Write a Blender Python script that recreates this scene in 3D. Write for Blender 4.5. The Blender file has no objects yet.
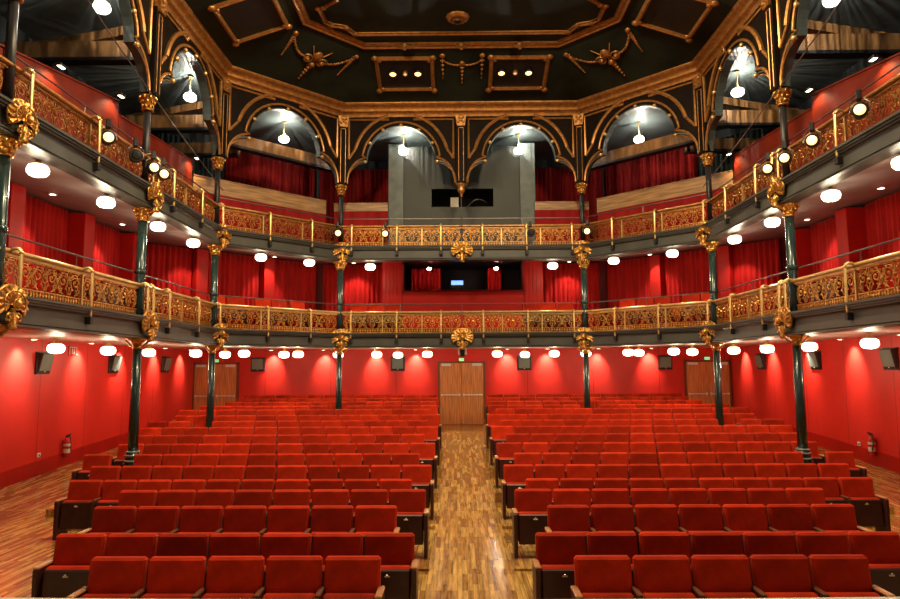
import bpy, math, random
from mathutils import Vector, Matrix
random.seed(7)
PI = math.pi
sc = bpy.context.scene
COL = sc.collection
H0 = 2.6                      # heights below are given from eye level; floor is H0 under it

# ------------------------------------------------------------------ materials
def mat(name, col, rough=.5, metal=0., var=.0, vscale=8., bump=0., bscale=60., sheen=0., coat=0., spec=.5, stretch=None):
    m = bpy.data.materials.new(name); m.use_nodes = True
    nt = m.node_tree; b = nt.nodes['Principled BSDF']
    b.inputs['Base Color'].default_value = (*col, 1); b.inputs['Roughness'].default_value = rough
    b.inputs['Metallic'].default_value = metal; b.inputs['Specular IOR Level'].default_value = spec
    if sheen:
        b.inputs['Sheen Weight'].default_value = sheen; b.inputs['Sheen Tint'].default_value = (1, .25, .15, 1); b.inputs['Sheen Roughness'].default_value = .4
    if coat: b.inputs['Coat Weight'].default_value = coat
    tc = nt.nodes.new('ShaderNodeTexCoord'); mp = nt.nodes.new('ShaderNodeMapping')
    nt.links.new(tc.outputs['Object'], mp.inputs['Vector'])
    if stretch: mp.inputs['Scale'].default_value = stretch
    if var:
        n = nt.nodes.new('ShaderNodeTexNoise'); n.inputs['Scale'].default_value = vscale; n.inputs['Detail'].default_value = 4
        nt.links.new(mp.outputs['Vector'], n.inputs['Vector'])
        r = nt.nodes.new('ShaderNodeValToRGB')
        r.color_ramp.elements[0].position = .3; r.color_ramp.elements[1].position = .7
        r.color_ramp.elements[0].color = (*[c*(1-var) for c in col], 1); r.color_ramp.elements[1].color = (*[min(1, c*(1+var)) for c in col], 1)
        nt.links.new(n.outputs['Fac'], r.inputs['Fac']); nt.links.new(r.outputs['Color'], b.inputs['Base Color'])
    if bump:
        n = nt.nodes.new('ShaderNodeTexNoise'); n.inputs['Scale'].default_value = bscale
        nt.links.new(mp.outputs['Vector'], n.inputs['Vector'])
        bp = nt.nodes.new('ShaderNodeBump'); bp.inputs['Strength'].default_value = bump; bp.inputs['Distance'].default_value = .02
        nt.links.new(n.outputs['Fac'], bp.inputs['Height']); nt.links.new(bp.outputs['Normal'], b.inputs['Normal'])
    return m

def emit(name, col, s):
    m = bpy.data.materials.new(name); m.use_nodes = True; nt = m.node_tree
    b = nt.nodes['Principled BSDF']; b.inputs['Base Color'].default_value = (.9, .88, .8, 1)
    b.inputs['Emission Color'].default_value = (*col, 1); b.inputs['Emission Strength'].default_value = s
    return m

def plank_mat(name, c1, c2, mortar, bw, rh, rough=.3, rot=PI/2, scale=1., off=.37, coat=0., wave=.35):
    """wooden boards: brick texture along Y plus stretched grain"""
    m = bpy.data.materials.new(name); m.use_nodes = True; nt = m.node_tree; b = nt.nodes['Principled BSDF']
    tc = nt.nodes.new('ShaderNodeTexCoord'); mp = nt.nodes.new('ShaderNodeMapping'); mp.inputs['Rotation'].default_value = (0, 0, rot)
    nt.links.new(tc.outputs['Object'], mp.inputs['Vector'])
    br = nt.nodes.new('ShaderNodeTexBrick'); br.offset = off; br.offset_frequency = 3; br.squash = 1
    br.inputs['Scale'].default_value = scale; br.inputs['Brick Width'].default_value = bw; br.inputs['Row Height'].default_value = rh
    br.inputs['Mortar Size'].default_value = .0016; br.inputs['Mortar'].default_value = (*mortar, 1)
    br.inputs['Color1'].default_value = (*c1, 1); br.inputs['Color2'].default_value = (*c2, 1); br.inputs['Bias'].default_value = -.05
    nt.links.new(mp.outputs['Vector'], br.inputs['Vector'])
    mp2 = nt.nodes.new('ShaderNodeMapping'); mp2.inputs['Scale'].default_value = (14, .9, 14)
    nt.links.new(tc.outputs['Object'], mp2.inputs['Vector'])
    n = nt.nodes.new('ShaderNodeTexNoise'); n.inputs['Scale'].default_value = 2.2; n.inputs['Detail'].default_value = 6; n.inputs['Roughness'].default_value = .65
    nt.links.new(mp2.outputs['Vector'], n.inputs['Vector'])
    r = nt.nodes.new('ShaderNodeMapRange'); r.inputs['From Min'].default_value = .32; r.inputs['From Max'].default_value = .68
    r.inputs['To Min'].default_value = 1-wave; r.inputs['To Max'].default_value = 1+wave
    nt.links.new(n.outputs['Fac'], r.inputs['Value'])
    mx = nt.nodes.new('ShaderNodeVectorMath'); mx.operation = 'SCALE'
    nt.links.new(br.outputs['Color'], mx.inputs[0]); nt.links.new(r.outputs['Result'], mx.inputs['Scale'])
    nt.links.new(mx.outputs['Vector'], b.inputs['Base Color'])
    b.inputs['Roughness'].default_value = rough; b.inputs['Coat Weight'].default_value = coat; b.inputs['Coat Roughness'].default_value = .15
    return m

def panel_wall_mat(name, col, pw, axis):
    """painted panels with fine vertical joints every pw metres along axis"""
    m = mat(name, col, .40, 0, .10, 1.3, .05, 5, spec=.3, stretch=(1, 1, .5))
    nt = m.node_tree; b = nt.nodes['Principled BSDF']
    tc = nt.nodes.new('ShaderNodeTexCoord'); sp = nt.nodes.new('ShaderNodeSeparateXYZ'); nt.links.new(tc.outputs['Object'], sp.inputs[0])
    a = nt.nodes.new('ShaderNodeMath'); a.operation = 'DIVIDE'; a.inputs[1].default_value = pw; nt.links.new(sp.outputs[axis], a.inputs[0])
    f = nt.nodes.new('ShaderNodeMath'); f.operation = 'FRACT'; nt.links.new(a.outputs[0], f.inputs[0])
    l = nt.nodes.new('ShaderNodeMath'); l.operation = 'LESS_THAN'; l.inputs[1].default_value = .014/pw; nt.links.new(f.outputs[0], l.inputs[0])
    src = b.inputs['Base Color'].links[0].from_socket
    mx = nt.nodes.new('ShaderNodeMix'); mx.data_type = 'RGBA'; mx.inputs['B'].default_value = (col[0]*.3, col[1]*.3, col[2]*.3, 1)
    nt.links.new(l.outputs[0], mx.inputs['Factor']); nt.links.new(src, mx.inputs['A']); nt.links.new(mx.outputs['Result'], b.inputs['Base Color'])
    return m

M = dict(
 velvet=mat('red_velvet', (.50, .028, .006), .8, 0, .40, 3.5, .35, 120, sheen=.30, spec=.10),
 seat_shell=mat('dark_seat_board', (.05, .011, .008), .42, 0, .2, 6),
 arm_dark=mat('dark_armrest', (.16, .05, .02), .4),
 arm=mat('beech_armrest', (.48, .21, .085), .35, 0, .15, 14),
 plate=mat('brass_number_plate', (.75, .68, .55), .35, .6),
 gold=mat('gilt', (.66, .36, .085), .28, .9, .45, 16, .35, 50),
 gold_up=mat('shaded_gilt', (.46, .22, .055), .32, .85, .45, 12, .3, 50),  # darker copy of the gilt; upper railing's weaker light put into the colour
 gold_dim=mat('old_gilt', (.50, .24, .07), .36, .65, .3, 9, .25, 40),
 gold_bar=mat('gilt_bar', (.80, .55, .22), .33, .7, .15, 9),
 iron=mat('dark_green_iron', (.014, .038, .038), .25, .2, .15, 5, coat=.4),
 black=mat('black_paint', (.012, .011, .012), .45, 0, .3, 4),
 spand=mat('dark_umber_paint', (.012, .008, .006), .6, 0, .3, 3, .05, 20, spec=.06),
 reveal=mat('grey_blue_reveal', (.07, .09, .09), .4, 0, .2, 5),
 fascia=mat('slate_grey_paint', (.060, .062, .055), .42, 0, .18, 2.2, .05, 8),
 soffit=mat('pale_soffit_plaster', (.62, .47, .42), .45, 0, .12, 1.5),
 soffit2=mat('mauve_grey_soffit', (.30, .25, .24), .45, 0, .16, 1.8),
 cove=mat('dark_painted_cove', (.022, .029, .022), .6, 0, .55, .8, .08, 4, spec=.15),
 ceil2=mat('teal_grey_ceiling', (.13, .165, .165), .5, 0, .25, 1.2),
 darkwall=mat('dark_teal_wall', (.014, .020, .020), .6, 0, .3, 1.6),
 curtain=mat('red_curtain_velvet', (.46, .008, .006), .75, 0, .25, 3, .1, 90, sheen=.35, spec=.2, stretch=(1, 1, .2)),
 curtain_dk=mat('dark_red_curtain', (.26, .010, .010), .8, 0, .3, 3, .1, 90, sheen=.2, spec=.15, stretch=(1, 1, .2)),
 curtain_tl=mat('dark_teal_curtain', (.03, .05, .045), .8, 0, .3, 3),
 redpaint=mat('red_paint', (.46, .010, .006), .45, 0, .12, 2, spec=.2),
 redpaint2=mat('orange_red_paint', (.15, .016, .006), .55, 0, .3, 2.2, spec=.1),
 reddark=mat('dark_red_paint', (.16, .005, .004), .5, 0, .2, 2, spec=.2),
 greybooth=mat('grey_green_booth_paint', (.030, .036, .031), .55, 0, .15, 1.5),
 greypil=mat('pale_blue_grey_paint', (.09, .115, .11), .5, 0, .3, 3),
 steel=mat('steel_tube', (.22, .2, .19), .3, .8),
 chrome=mat('polished_steel', (.8, .75, .65), .22, .9),
 white=mat('white_enamel', (.8, .78, .72), .4),
 screen=mat('grey_green_panel', (.20, .26, .22), .3, 0, .1, 3),
 extred=mat('extinguisher_red', (.55, .02, .02), .25, 0, coat=.5),
 label=mat('cream_label', (.75, .7, .6), .5),
 stage=mat('stage_lip_paint', (.60, .60, .50), .35, 0, .12, 3),
 floorw=plank_mat('oak_boards', (.26, .125, .030), (.64, .39, .115), (.06, .026, .008), .62, .062, .18, coat=.45, wave=.55),
 doorw=mat('walnut_veneer', (.64, .25, .08), .35, 0, .4, 3.2, stretch=(12, 12, .5)),
 doordk=mat('walnut_frame', (.20, .06, .022), .35, 0, .3, 3, stretch=(9, 9, .5)),
 tan=mat('tan_boards', (.36, .20, .085), .4, 0, .45, 2.4, stretch=(.6, .6, 7)),
 beam=mat('stained_beam', (.28, .135, .045), .45, 0, .45, 5, stretch=(1.4, 1.4, .4)),
 globe=emit('opal_glass_lit', (1, .86, .62), 5.),
 globe2=emit('opal_glass_lit_high', (1, .92, .78), 5.),
 lens=emit('lit_lens', (1, .52, .17), 3.4),
 lens_dim=emit('dim_lens', (1, .5, .2), .6),
 lensoff=mat('dark_glass_lens', (.05, .05, .05), .1, .3),
 down=emit('downlight_glass', (1, .8, .55), 8.),
 exitg=emit('exit_green', (.02, .55, .18), 1.2),
 blue=emit('monitor_blue', (.10, .30, 1), 2.2),
 winlit=emit('lit_white_strip', (1, .55, .45), 60.),
)
vn = M['velvet'].node_tree; vb = vn.nodes['Principled BSDF']
oi = vn.nodes.new('ShaderNodeObjectInfo'); vr = vn.nodes.new('ShaderNodeMapRange'); vr.inputs['To Min'].default_value = .66; vr.inputs['To Max'].default_value = 1.12
vs_ = vn.nodes.new('ShaderNodeVectorMath'); vs_.operation = 'SCALE'; vsrc = vb.inputs['Base Color'].links[0].from_socket
vn.links.new(oi.outputs['Random'], vr.inputs['Value']); vn.links.new(vsrc, vs_.inputs[0]); vn.links.new(vr.outputs['Result'], vs_.inputs['Scale']); vn.links.new(vs_.outputs['Vector'], vb.inputs['Base Color'])
wallL = panel_wall_mat('red_panel_side', (.72, .030, .018), 1.92, 1)
wallB = panel_wall_mat('red_panel_back', (.72, .030, .018), 2.4, 0)

# ------------------------------------------------------------------ mesh collector
class MB:
    def __init__(s): s.v = []; s.f = []; s.mi = []; s.cur = 0; s.sm = []; s.smooth = False
    def add(s, vs, fs):
        o = len(s.v); s.v += [tuple(p) for p in vs]
        for f in fs: s.f.append([i+o for i in f]); s.mi.append(s.cur); s.sm.append(s.smooth)
        return s
    def box(s, x0, x1, y0, y1, z0, z1):
        v = [(x, y, z) for z in (z0, z1) for y in (y0, y1) for x in (x0, x1)]
        return s.add(v, [(0,2,3,1), (4,5,7,6), (0,1,5,4), (2,6,7,3), (0,4,6,2), (1,3,7,5)])
    def cbox(s, x0, x1, y0, y1, z0, z1, c=.01, shear=0):
        """box with chamfered edges; shear moves the top along y"""
        cx, cy, cz = (x0+x1)/2, (y0+y1)/2, (z0+z1)/2; hx, hy, hz = (x1-x0)/2, (y1-y0)/2, (z1-z0)/2
        vs = []; idx = {}
        def V(x, y, z):
            k = (round(x, 6), round(y, 6), round(z, 6))
            if k not in idx: idx[k] = len(vs); vs.append((cx+x, cy+y+shear*(z+hz)/(2*hz), cz+z))
            return idx[k]
        fs = []
        a, b, d = hx-c, hy-c, hz-c
        for t in (-1, 1):
            def o(q): return q if t > 0 else q[::-1]
            fs.append(o([V(t*hx,-b,-d), V(t*hx,b,-d), V(t*hx,b,d), V(t*hx,-b,d)]))
            fs.append(o([V(-a,t*hy,-d), V(-a,t*hy,d), V(a,t*hy,d), V(a,t*hy,-d)]))
            fs.append(o([V(-a,-b,t*hz), V(a,-b,t*hz), V(a,b,t*hz), V(-a,b,t*hz)]))
        for i in (-1, 1):
            for j in (-1, 1):
                def o(q, p): return q if p > 0 else q[::-1]
                fs.append(o([V(i*hx,j*b,-d), V(i*a,j*hy,-d), V(i*a,j*hy,d), V(i*hx,j*b,d)], i*j))
                fs.append(o([V(i*hx,-b,j*d), V(i*hx,b,j*d), V(i*a,b,j*hz), V(i*a,-b,j*hz)], i*j))
                fs.append(o([V(-a,i*hy,j*d), V(-a,i*b,j*hz), V(a,i*b,j*hz), V(a,i*hy,j*d)], i*j))
                for k in (-1, 1):
                    fs.append(o([V(i*hx,j*b,k*d), V(i*a,j*hy,k*d), V(i*a,j*b,k*hz)], i*j*k))
        return s.add(vs, fs)
    def tube(s, pts, r, n=6, closed=False, flat=1., up=(0, 0, 1), taper=None):
        pts = [Vector(p) for p in pts]; N = len(pts); vs = []
        for i, p in enumerate(pts):
            a = pts[(i-1) % N] if (closed or i > 0) else p; b = pts[(i+1) % N] if (closed or i < N-1) else p
            t = (b-a).normalized(); u = Vector(up)
            if abs(t.dot(u)) > .97: u = Vector((0, 1, 0)) if abs(t.y) < .9 else Vector((1, 0, 0))
            e1 = t.cross(u).normalized(); e2 = e1.cross(t).normalized()
            rr = r*(taper(i/(N-1)) if taper else 1)
            for k in range(n):
                an = 2*PI*(k+.5)/n; vs.append(p+e1*math.cos(an)*rr+e2*math.sin(an)*rr*flat)
        fs = []
        for i in range(N if closed else N-1):
            for k in range(n):
                j = (i+1) % N
                fs.append((i*n+k, i*n+(k+1) % n, j*n+(k+1) % n, j*n+k))
        if not closed: fs += [tuple(range(n))[::-1], tuple((N-1)*n+k for k in range(n))]
        return s.add(vs, fs)
    def lathe(s, prof, n=16, c=(0, 0, 0), M4=None, sx=1, sy=1, flute=0, nf=0):
        vs = []
        for (r, z) in prof:
            for k in range(n):
                a = 2*PI*k/n; rr = r*(1+flute*math.cos(nf*a))
                p = Vector((rr*math.cos(a)*sx, rr*math.sin(a)*sy, z)); p = (M4 @ p) if M4 else p
                vs.append(p+Vector(c))
        fs = []
        for i in range(len(prof)-1):
            for k in range(n):
                fs.append((i*n+k, i*n+(k+1) % n, (i+1)*n+(k+1) % n, (i+1)*n+k))
        fs.append(tuple(range(n))[::-1]); fs.append(tuple((len(prof)-1)*n+k for k in range(n)))
        return s.add(vs, fs)
    def ball(s, c, r, n=8, m=6, sc3=(1, 1, 1)):
        prof = [(max(.001, r*math.sin(PI*i/m)), -r*math.cos(PI*i/m)) for i in range(m+1)]
        vs = []; 
        for (rr, z) in prof:
            for k in range(n):
                a = 2*PI*k/n; vs.append((c[0]+rr*math.cos(a)*sc3[0], c[1]+rr*math.sin(a)*sc3[1], c[2]+z*sc3[2]))
        fs = [(i*n+k, i*n+(k+1) % n, (i+1)*n+(k+1) % n, (i+1)*n+k) for i in range(m) for k in range(n)]
        return s.add(vs, fs)
    def prism(s, poly, fn0, fn1):
        """poly 2-D counter-clockwise; fn0/fn1 turn a 2-D point into the low / high 3-D point"""
        n = len(poly); vs = [fn0(*p) for p in poly]+[fn1(*p) for p in poly]
        return s.add(vs, [tuple(range(n))[::-1], tuple(range(n, 2*n))]+[(i, (i+1) % n, n+(i+1) % n, n+i) for i in range(n)])
    def sweep(s, path, prof, closed=True):
        """2-D path, profile of (inward offset, height above eye)"""
        N = len(path); n = len(prof); vs = []
        for i in range(N):
            for (o, h) in prof:
                x, y = offs(path, i, o); vs.append((x, y, h+H0))
        fs = []
        for i in range(N-1):
            for k in range(n if closed else n-1):
                fs.append((i*n+k, i*n+(k+1) % n, (i+1)*n+(k+1) % n, (i+1)*n+k))
        if closed: fs += [tuple(range(n)), tuple((N-1)*n+k for k in range(n))[::-1]]
        return s.add(vs, fs)
    def build(s, name, mats, parent=None, loc=None, rotz=0, smooth=False):
        me = bpy.data.meshes.new(name); me.from_pydata([tuple(v) for v in s.v], [], s.f)
        for m in (mats if isinstance(mats, (list, tuple)) else [mats]): me.materials.append(m)
        me.polygons.foreach_set('material_index', s.mi)
        me.polygons.foreach_set('use_smooth', [bool(smooth or q) for q in s.sm])
        me.update(); me.validate()
        import bmesh
        b = bmesh.new(); b.from_mesh(me); bmesh.ops.recalc_face_normals(b, faces=b.faces); b.to_mesh(me); b.free()
        o = bpy.data.objects.new(name, me); COL.objects.link(o)
        if parent: o.parent = parent
        if loc is not None: o.location = loc
        if rotz: o.rotation_euler.z = rotz
        return o

def offs(path, i, o):
    def nrm(a, b):
        t = Vector(b)-Vector(a); t.normalize(); return Vector((t.y, -t.x))
    n = []
    if i > 0: n.append(nrm(path[i-1], path[i]))
    if i < len(path)-1: n.append(nrm(path[i], path[i+1]))
    if len(n) == 2:
        b = (n[0]+n[1]); b.normalize(); b = b/b.dot(n[0])
    else: b = n[0]
    p = Vector(path[i])+b*o
    return p.x, p.y

def tag(o, label, cat, group=None, kind=None):
    o['label'] = label; o['category'] = cat
    if group: o['group'] = group
    if kind: o['kind'] = kind
    return o
def struct(o, label=None, cat=None):
    o['kind'] = 'structure'
    if label: o['label'] = label
    if cat: o['category'] = cat
    return o
def thing(name, label, cat, loc=(0, 0, 0), rotz=0, group=None):
    o = bpy.data.objects.new(name, None); COL.objects.link(o); o.empty_display_size = .1
    o.location = loc; o.rotation_euler = (0, 0, rotz)
    return tag(o, label, cat, group)
KIDS = {}
def copy_tree(o, loc, rotz, label, group=None, top=True):
    def cp(a, par):
        c = a.copy(); COL.objects.link(c)
        if par: c.parent = par
        for ch in KIDS.setdefault(a.name, list(a.children)): cp(ch, c)
        return c
    r = cp(o, None); r.location = loc; r.rotation_euler = (0, 0, rotz); r['label'] = label
    if group: r['group'] = group
    return r
ORD = ['', 'first', 'second', 'third', 'fourth', 'fifth', 'sixth', 'seventh', 'eighth', 'ninth', 'tenth', 'eleventh', 'twelfth', 'thirteenth', 'fourteenth', 'fifteenth', 'sixteenth', 'seventeenth', 'eighteenth']
def side(x): return 'left' if x < 0 else 'right'

# ------------------------------------------------------------------ plan of the house (x right, y away from the stage)
half = [(-6.6, 2.6), (-6.6, 4.9), (-6.6, 9.1), (-6.6, 13.3), (-6.6, 17.4), (-3.745, 20.2)]
RING = half+[(0, 20.2)]+[(-x, y) for x, y in half[::-1]]
o1 = [(-9.2, 2.6), (-9.2, 4.9), (-9.2, 9.1), (-9.2, 13.3), (-9.2, 18.6), (-5.0, 22.8)]
OUT1 = o1+[(0, 22.8)]+[(-x, y) for x, y in o1[::-1]]
o2 = [(-9.82, 2.6), (-9.82, 4.9), (-9.82, 9.1), (-9.82, 13.3), (-9.82, 19.0), (-5.3, 23.5)]
OUT2 = o2+[(0, 23.5)]+[(-x, y) for x, y in o2[::-1]]
NODE = {2: 'first', 3: 'second', 4: 'third', 5: 'fourth'}
WX, WY = 9.82, 24.4
def floor_h(y):
    return -2.59 if y < 12.5 else (-2.59+.06*(y-12.5) if y < 21.5 else -2.05)
def row_floor(y): return -2.59 if y < 11 else -2.59+.0724*(y-11)
def nodeang(i):
    a = Vector(RING[max(0, i-1)]); b = Vector(RING[i]); c = Vector(RING[min(len(RING)-1, i+1)])
    t = (b-a).normalized()+(c-b).normalized() if 0 < i < len(RING)-1 else (c-a)
    return math.atan2(t.y, t.x)

# ------------------------------------------------------------------ floor, platforms, walls
ys = [-2, 3, 8, 12.5, 14, 16, 18, 20, 21.5, 24.6]
b = MB()
n = len(ys)
b.add([(x, y, floor_h(y)+H0-d) for d in (0, .3) for y in ys for x in (-WX-.2, WX+.2)],
      [(2*i, 2*i+1, 2*i+3, 2*i+2) for i in range(n-1)]+[(2*n+2*i+2, 2*n+2*i+3, 2*n+2*i+1, 2*n+2*i) for i in range(n-1)])
struct(b.build('floor', M['floorw']), 'honey oak board floor of the stalls and aisles', 'floor')

ROWS = [(6.4, -1.735, .88, 5), (7.22, -1.725, .62, 7), (8.5, -1.70, .92, 7), (9.6, -1.70, .61, 8), (10.7, -1.735, .88, 10), (11.8, -1.675, .61, 11),
        (12.8, -1.60, .88, 12), (13.8, -1.52, .61, 12), (14.8, -1.44, .88, 12), (15.85, -1.365, .61, 13), (16.8, -1.295, .88, 13), (17.8, -1.225, .61, 13),
        (18.7, -1.13, .88, 13), (19.7, -1.085, .72, 13), (20.6, -1.015, .80, 12), (21.6, -.955, .75, 12), (22.55, -.89, .85, 12)]
SW = .543
for sgn in (-1, 1):
    b = MB()
    for k, (y, h, x0, ns) in enumerate(ROWS):
        y0 = y-.80; y1 = (ROWS[k+1][0]-.80) if k+1 < len(ROWS) else 23.5
        top = h-.86
        if top < floor_h(y0)+.012: continue
        xa, xb = sorted((sgn*(x0-.07), sgn*(x0+ns*SW+.08)))
        b.box(xa, xb, y0, y1, floor_h(y0)+H0-.1, top+H0)
    struct(b.build('floor_platform', M['floorw']), 'stepped boarded platform carrying the rear rows, %s block' % side(sgn), 'floor')

for sgn, nm in ((-1, 'left'), (1, 'right')):
    b = MB(); xs = sorted((sgn*WX, sgn*(WX+.2)))
    b.box(xs[0], xs[1], 1, WY+.2, -2.7+H0, .72+H0)
    struct(b.build('wall_'+nm, wallL), 'red panelled %s side wall under the balcony' % nm, 'wall')
    b = MB(); xs = sorted((sgn*WX, sgn*(WX-.025)))
    yy = [2, 12.5, 21.5, 24.4]
    b.add([(x, y, floor_h(y)+H0+z) for y in yy for (x, z) in ((xs[0], -.02), (xs[1], -.02), (xs[1], .34), (xs[0], .34))],
          [(4*i+k, 4*i+(k+1) % 4, 4*i+4+(k+1) % 4, 4*i+4+k) for i in range(3) for k in range(4)])
    struct(b.build('baseboard_'+nm, M['redpaint']), 'tall red skirting along the %s wall' % nm, 'baseboard')
b = MB(); b.box(-WX-.2, WX+.2, WY, WY+.2, -2.7+H0, .72+H0)
struct(b.build('wall_back', wallB), 'red panelled back wall of the stalls', 'wall')
# stage edge in the bottom of the view
b = MB()
pts = [(-9.5+19*i/40, 4.63+.005*(-9.5+19*i/40)**2) for i in range(41)]
for (p, q) in zip(pts[:-1], pts[1:]):
    b.prism([(p[0], 4.2), (q[0], 4.2), q, p], lambda x, y: (x, y, H0-2.6), lambda x, y: (x, y, H0-1.545))
tag(b.build('stage_lip', M['stage']), 'pale painted lip of the stage along the bottom of the view', 'stage')

# doors
def double_door(n, x, y, z0, w, h, label):
    r = thing('door_%d' % n, label, 'door', (x, y, z0)); r['kind'] = 'structure'
    b = MB(); b.box(-w/2-.05, -w/2+.02, -.05, .06, 0, h+.05).box(w/2-.02, w/2+.05, -.05, .06, 0, h+.05).box(-w/2-.05, w/2+.05, -.05, .06, h-.01, h+.05)
    b.build('door_frame', M['doordk'], r)
    for s in (-1, 1):
        xs = sorted((s*.006, s*(w/2-.02))); b = MB(); b.cbox(xs[0], xs[1], -.03, .04, .01, h-.02, .006)
        # two narrow raised strips on each leaf
        lf = b.build('door_leaf', M['doorw'], r)
        b = MB(); b.tube([(s*.05, -.09, 1.07), (s*(w/2-.06), -.09, 1.07)], .022, 8)
        b.box(min(s*.05, s*.09), max(s*.05, s*.09), -.09, -.02, 1.02, 1.12); b.box(min(s*(w/2-.1), s*(w/2-.06)), max(s*(w/2-.1), s*(w/2-.06)), -.09, -.02, 1.03, 1.11)
        b.build('push_bar', M['white'], lf)
        b = MB(); a = sorted((s*(w/2-.08), s*(w/2-.42))); b.cbox(a[0], a[1], -.09, -.02, h-.12, h-.03, .008)
        b.build('door_closer', M['white'], lf)
        b = MB(); b.ball((s*.03, -.04, .07), .02); b.build('floor_bolt', M['chrome'], lf)
    return r
double_door(1, 0, WY-.04, H0-2.05, 1.62, 2.24, 'walnut double door at the end of the centre aisle')
double_door(2, -9.0, WY-.04, H0-2.05, 1.58, 2.24, 'walnut double door at the left end of the back wall')
double_door(3, 8.95, WY-.04, H0-2.05, 1.58, 2.24, 'walnut double door at the right end of the back wall')
b = MB(); b.box(-.8, .8, 24.395, WY+.01, -2.1+H0, .2+H0)
for i, (x, w_) in enumerate(((0, 'above the centre aisle doors'), (-9.0, 'above the left back doors'), (8.95, 'above the right back doors'))):
    r = thing('exit_sign', 'small green exit light '+w_, 'sign', (x, WY-.06, H0+.30), group='green exit lights')
    MB().cbox(-.09, .09, -.03, .03, -.05, .05, .006).build('sign_body', M['exitg'], r)
    MB().box(-.10, .10, .03, .06, -.06, .06).build('sign_back', M['black'], r)

# ------------------------------------------------------------------ balconies
def ngon_slab(name, ringp, outer, h0r, h0o, th, m, parent, inset=-.05):
    b = MB(); N = len(ringp); vs = []
    for i in range(N):
        x, y = offs(ringp, i, inset)
        vs += [(x, y, h0r+H0), (outer[i][0], outer[i][1], h0o+H0), (outer[i][0], outer[i][1], h0o+th+H0), (x, y, h0r+th+H0)]
    fs = []
    for i in range(N-1):
        for k in range(4): fs.append((4*i+k, 4*i+(k+1) % 4, 4*i+4+(k+1) % 4, 4*i+4+k))
    b.add(vs, fs); return b.build(name, m, parent)
WALLP = [(-WX, 2.6), (-WX, 4.9), (-WX, 9.1), (-WX, 13.3), (-WX, 20.0), (-5.5, WY), (0, WY)]; WALLP = WALLP+[(-x, y) for x, y in WALLP[:-1][::-1]]
for lev, (fb, ft, nm) in enumerate(((.61, 1.06, 'lower'), (3.28, 3.73, 'upper'))):
    t = thing('balcony', '%s horseshoe balcony front and floor, slate grey with stepped mouldings' % nm, 'balcony', (0, 0, 0))
    b = MB()
    b.sweep(RING, [(.12, fb), (.20, fb+.01), (.20, fb+.03), (.17, fb+.05), (.16, fb+.30), (.17, ft-.13), (.22, ft-.12), (.22, ft-.09), (.25, ft-.085), (.25, ft-.05), (.28, ft-.045), (.28, ft-.005), (-.1, ft-.005), (-.1, fb)])
    b.build('fascia', M['fascia'], t)
    b = MB(); b.sweep(RING, [(.20, fb+.055), (.20, fb+.08), (.15, fb+.08), (.15, fb+.055)]); b.build('lower_moulding', M['fascia'], t)
    if lev == 0:
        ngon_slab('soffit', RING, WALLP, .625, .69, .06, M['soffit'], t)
        b = MB()  # corner pieces where the plan is square
        for s in (-1, 1): b.prism([(s*WX, 20.0), (s*5.5, WY), (s*WX, WY)], lambda x, y: (x, y, .69+H0), lambda x, y: (x, y, .75+H0))
        b.build('soffit_corner', M['soffit'], t)
        ngon_slab('deck', RING, OUT1, .93, .93, .06, M['reddark'], t, -.08)
        P2 = [offs(RING, i, -.95) for i in range(len(RING))]
        ngon_slab('raised_deck', P2, OUT1, .99, .99, .28, M['reddark'], t, 0)
    else:
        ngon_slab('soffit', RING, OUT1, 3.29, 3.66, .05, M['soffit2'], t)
        ngon_slab('deck', RING, OUT2, 3.74, 3.74, .06, M['reddark'], t, -.08)

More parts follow.
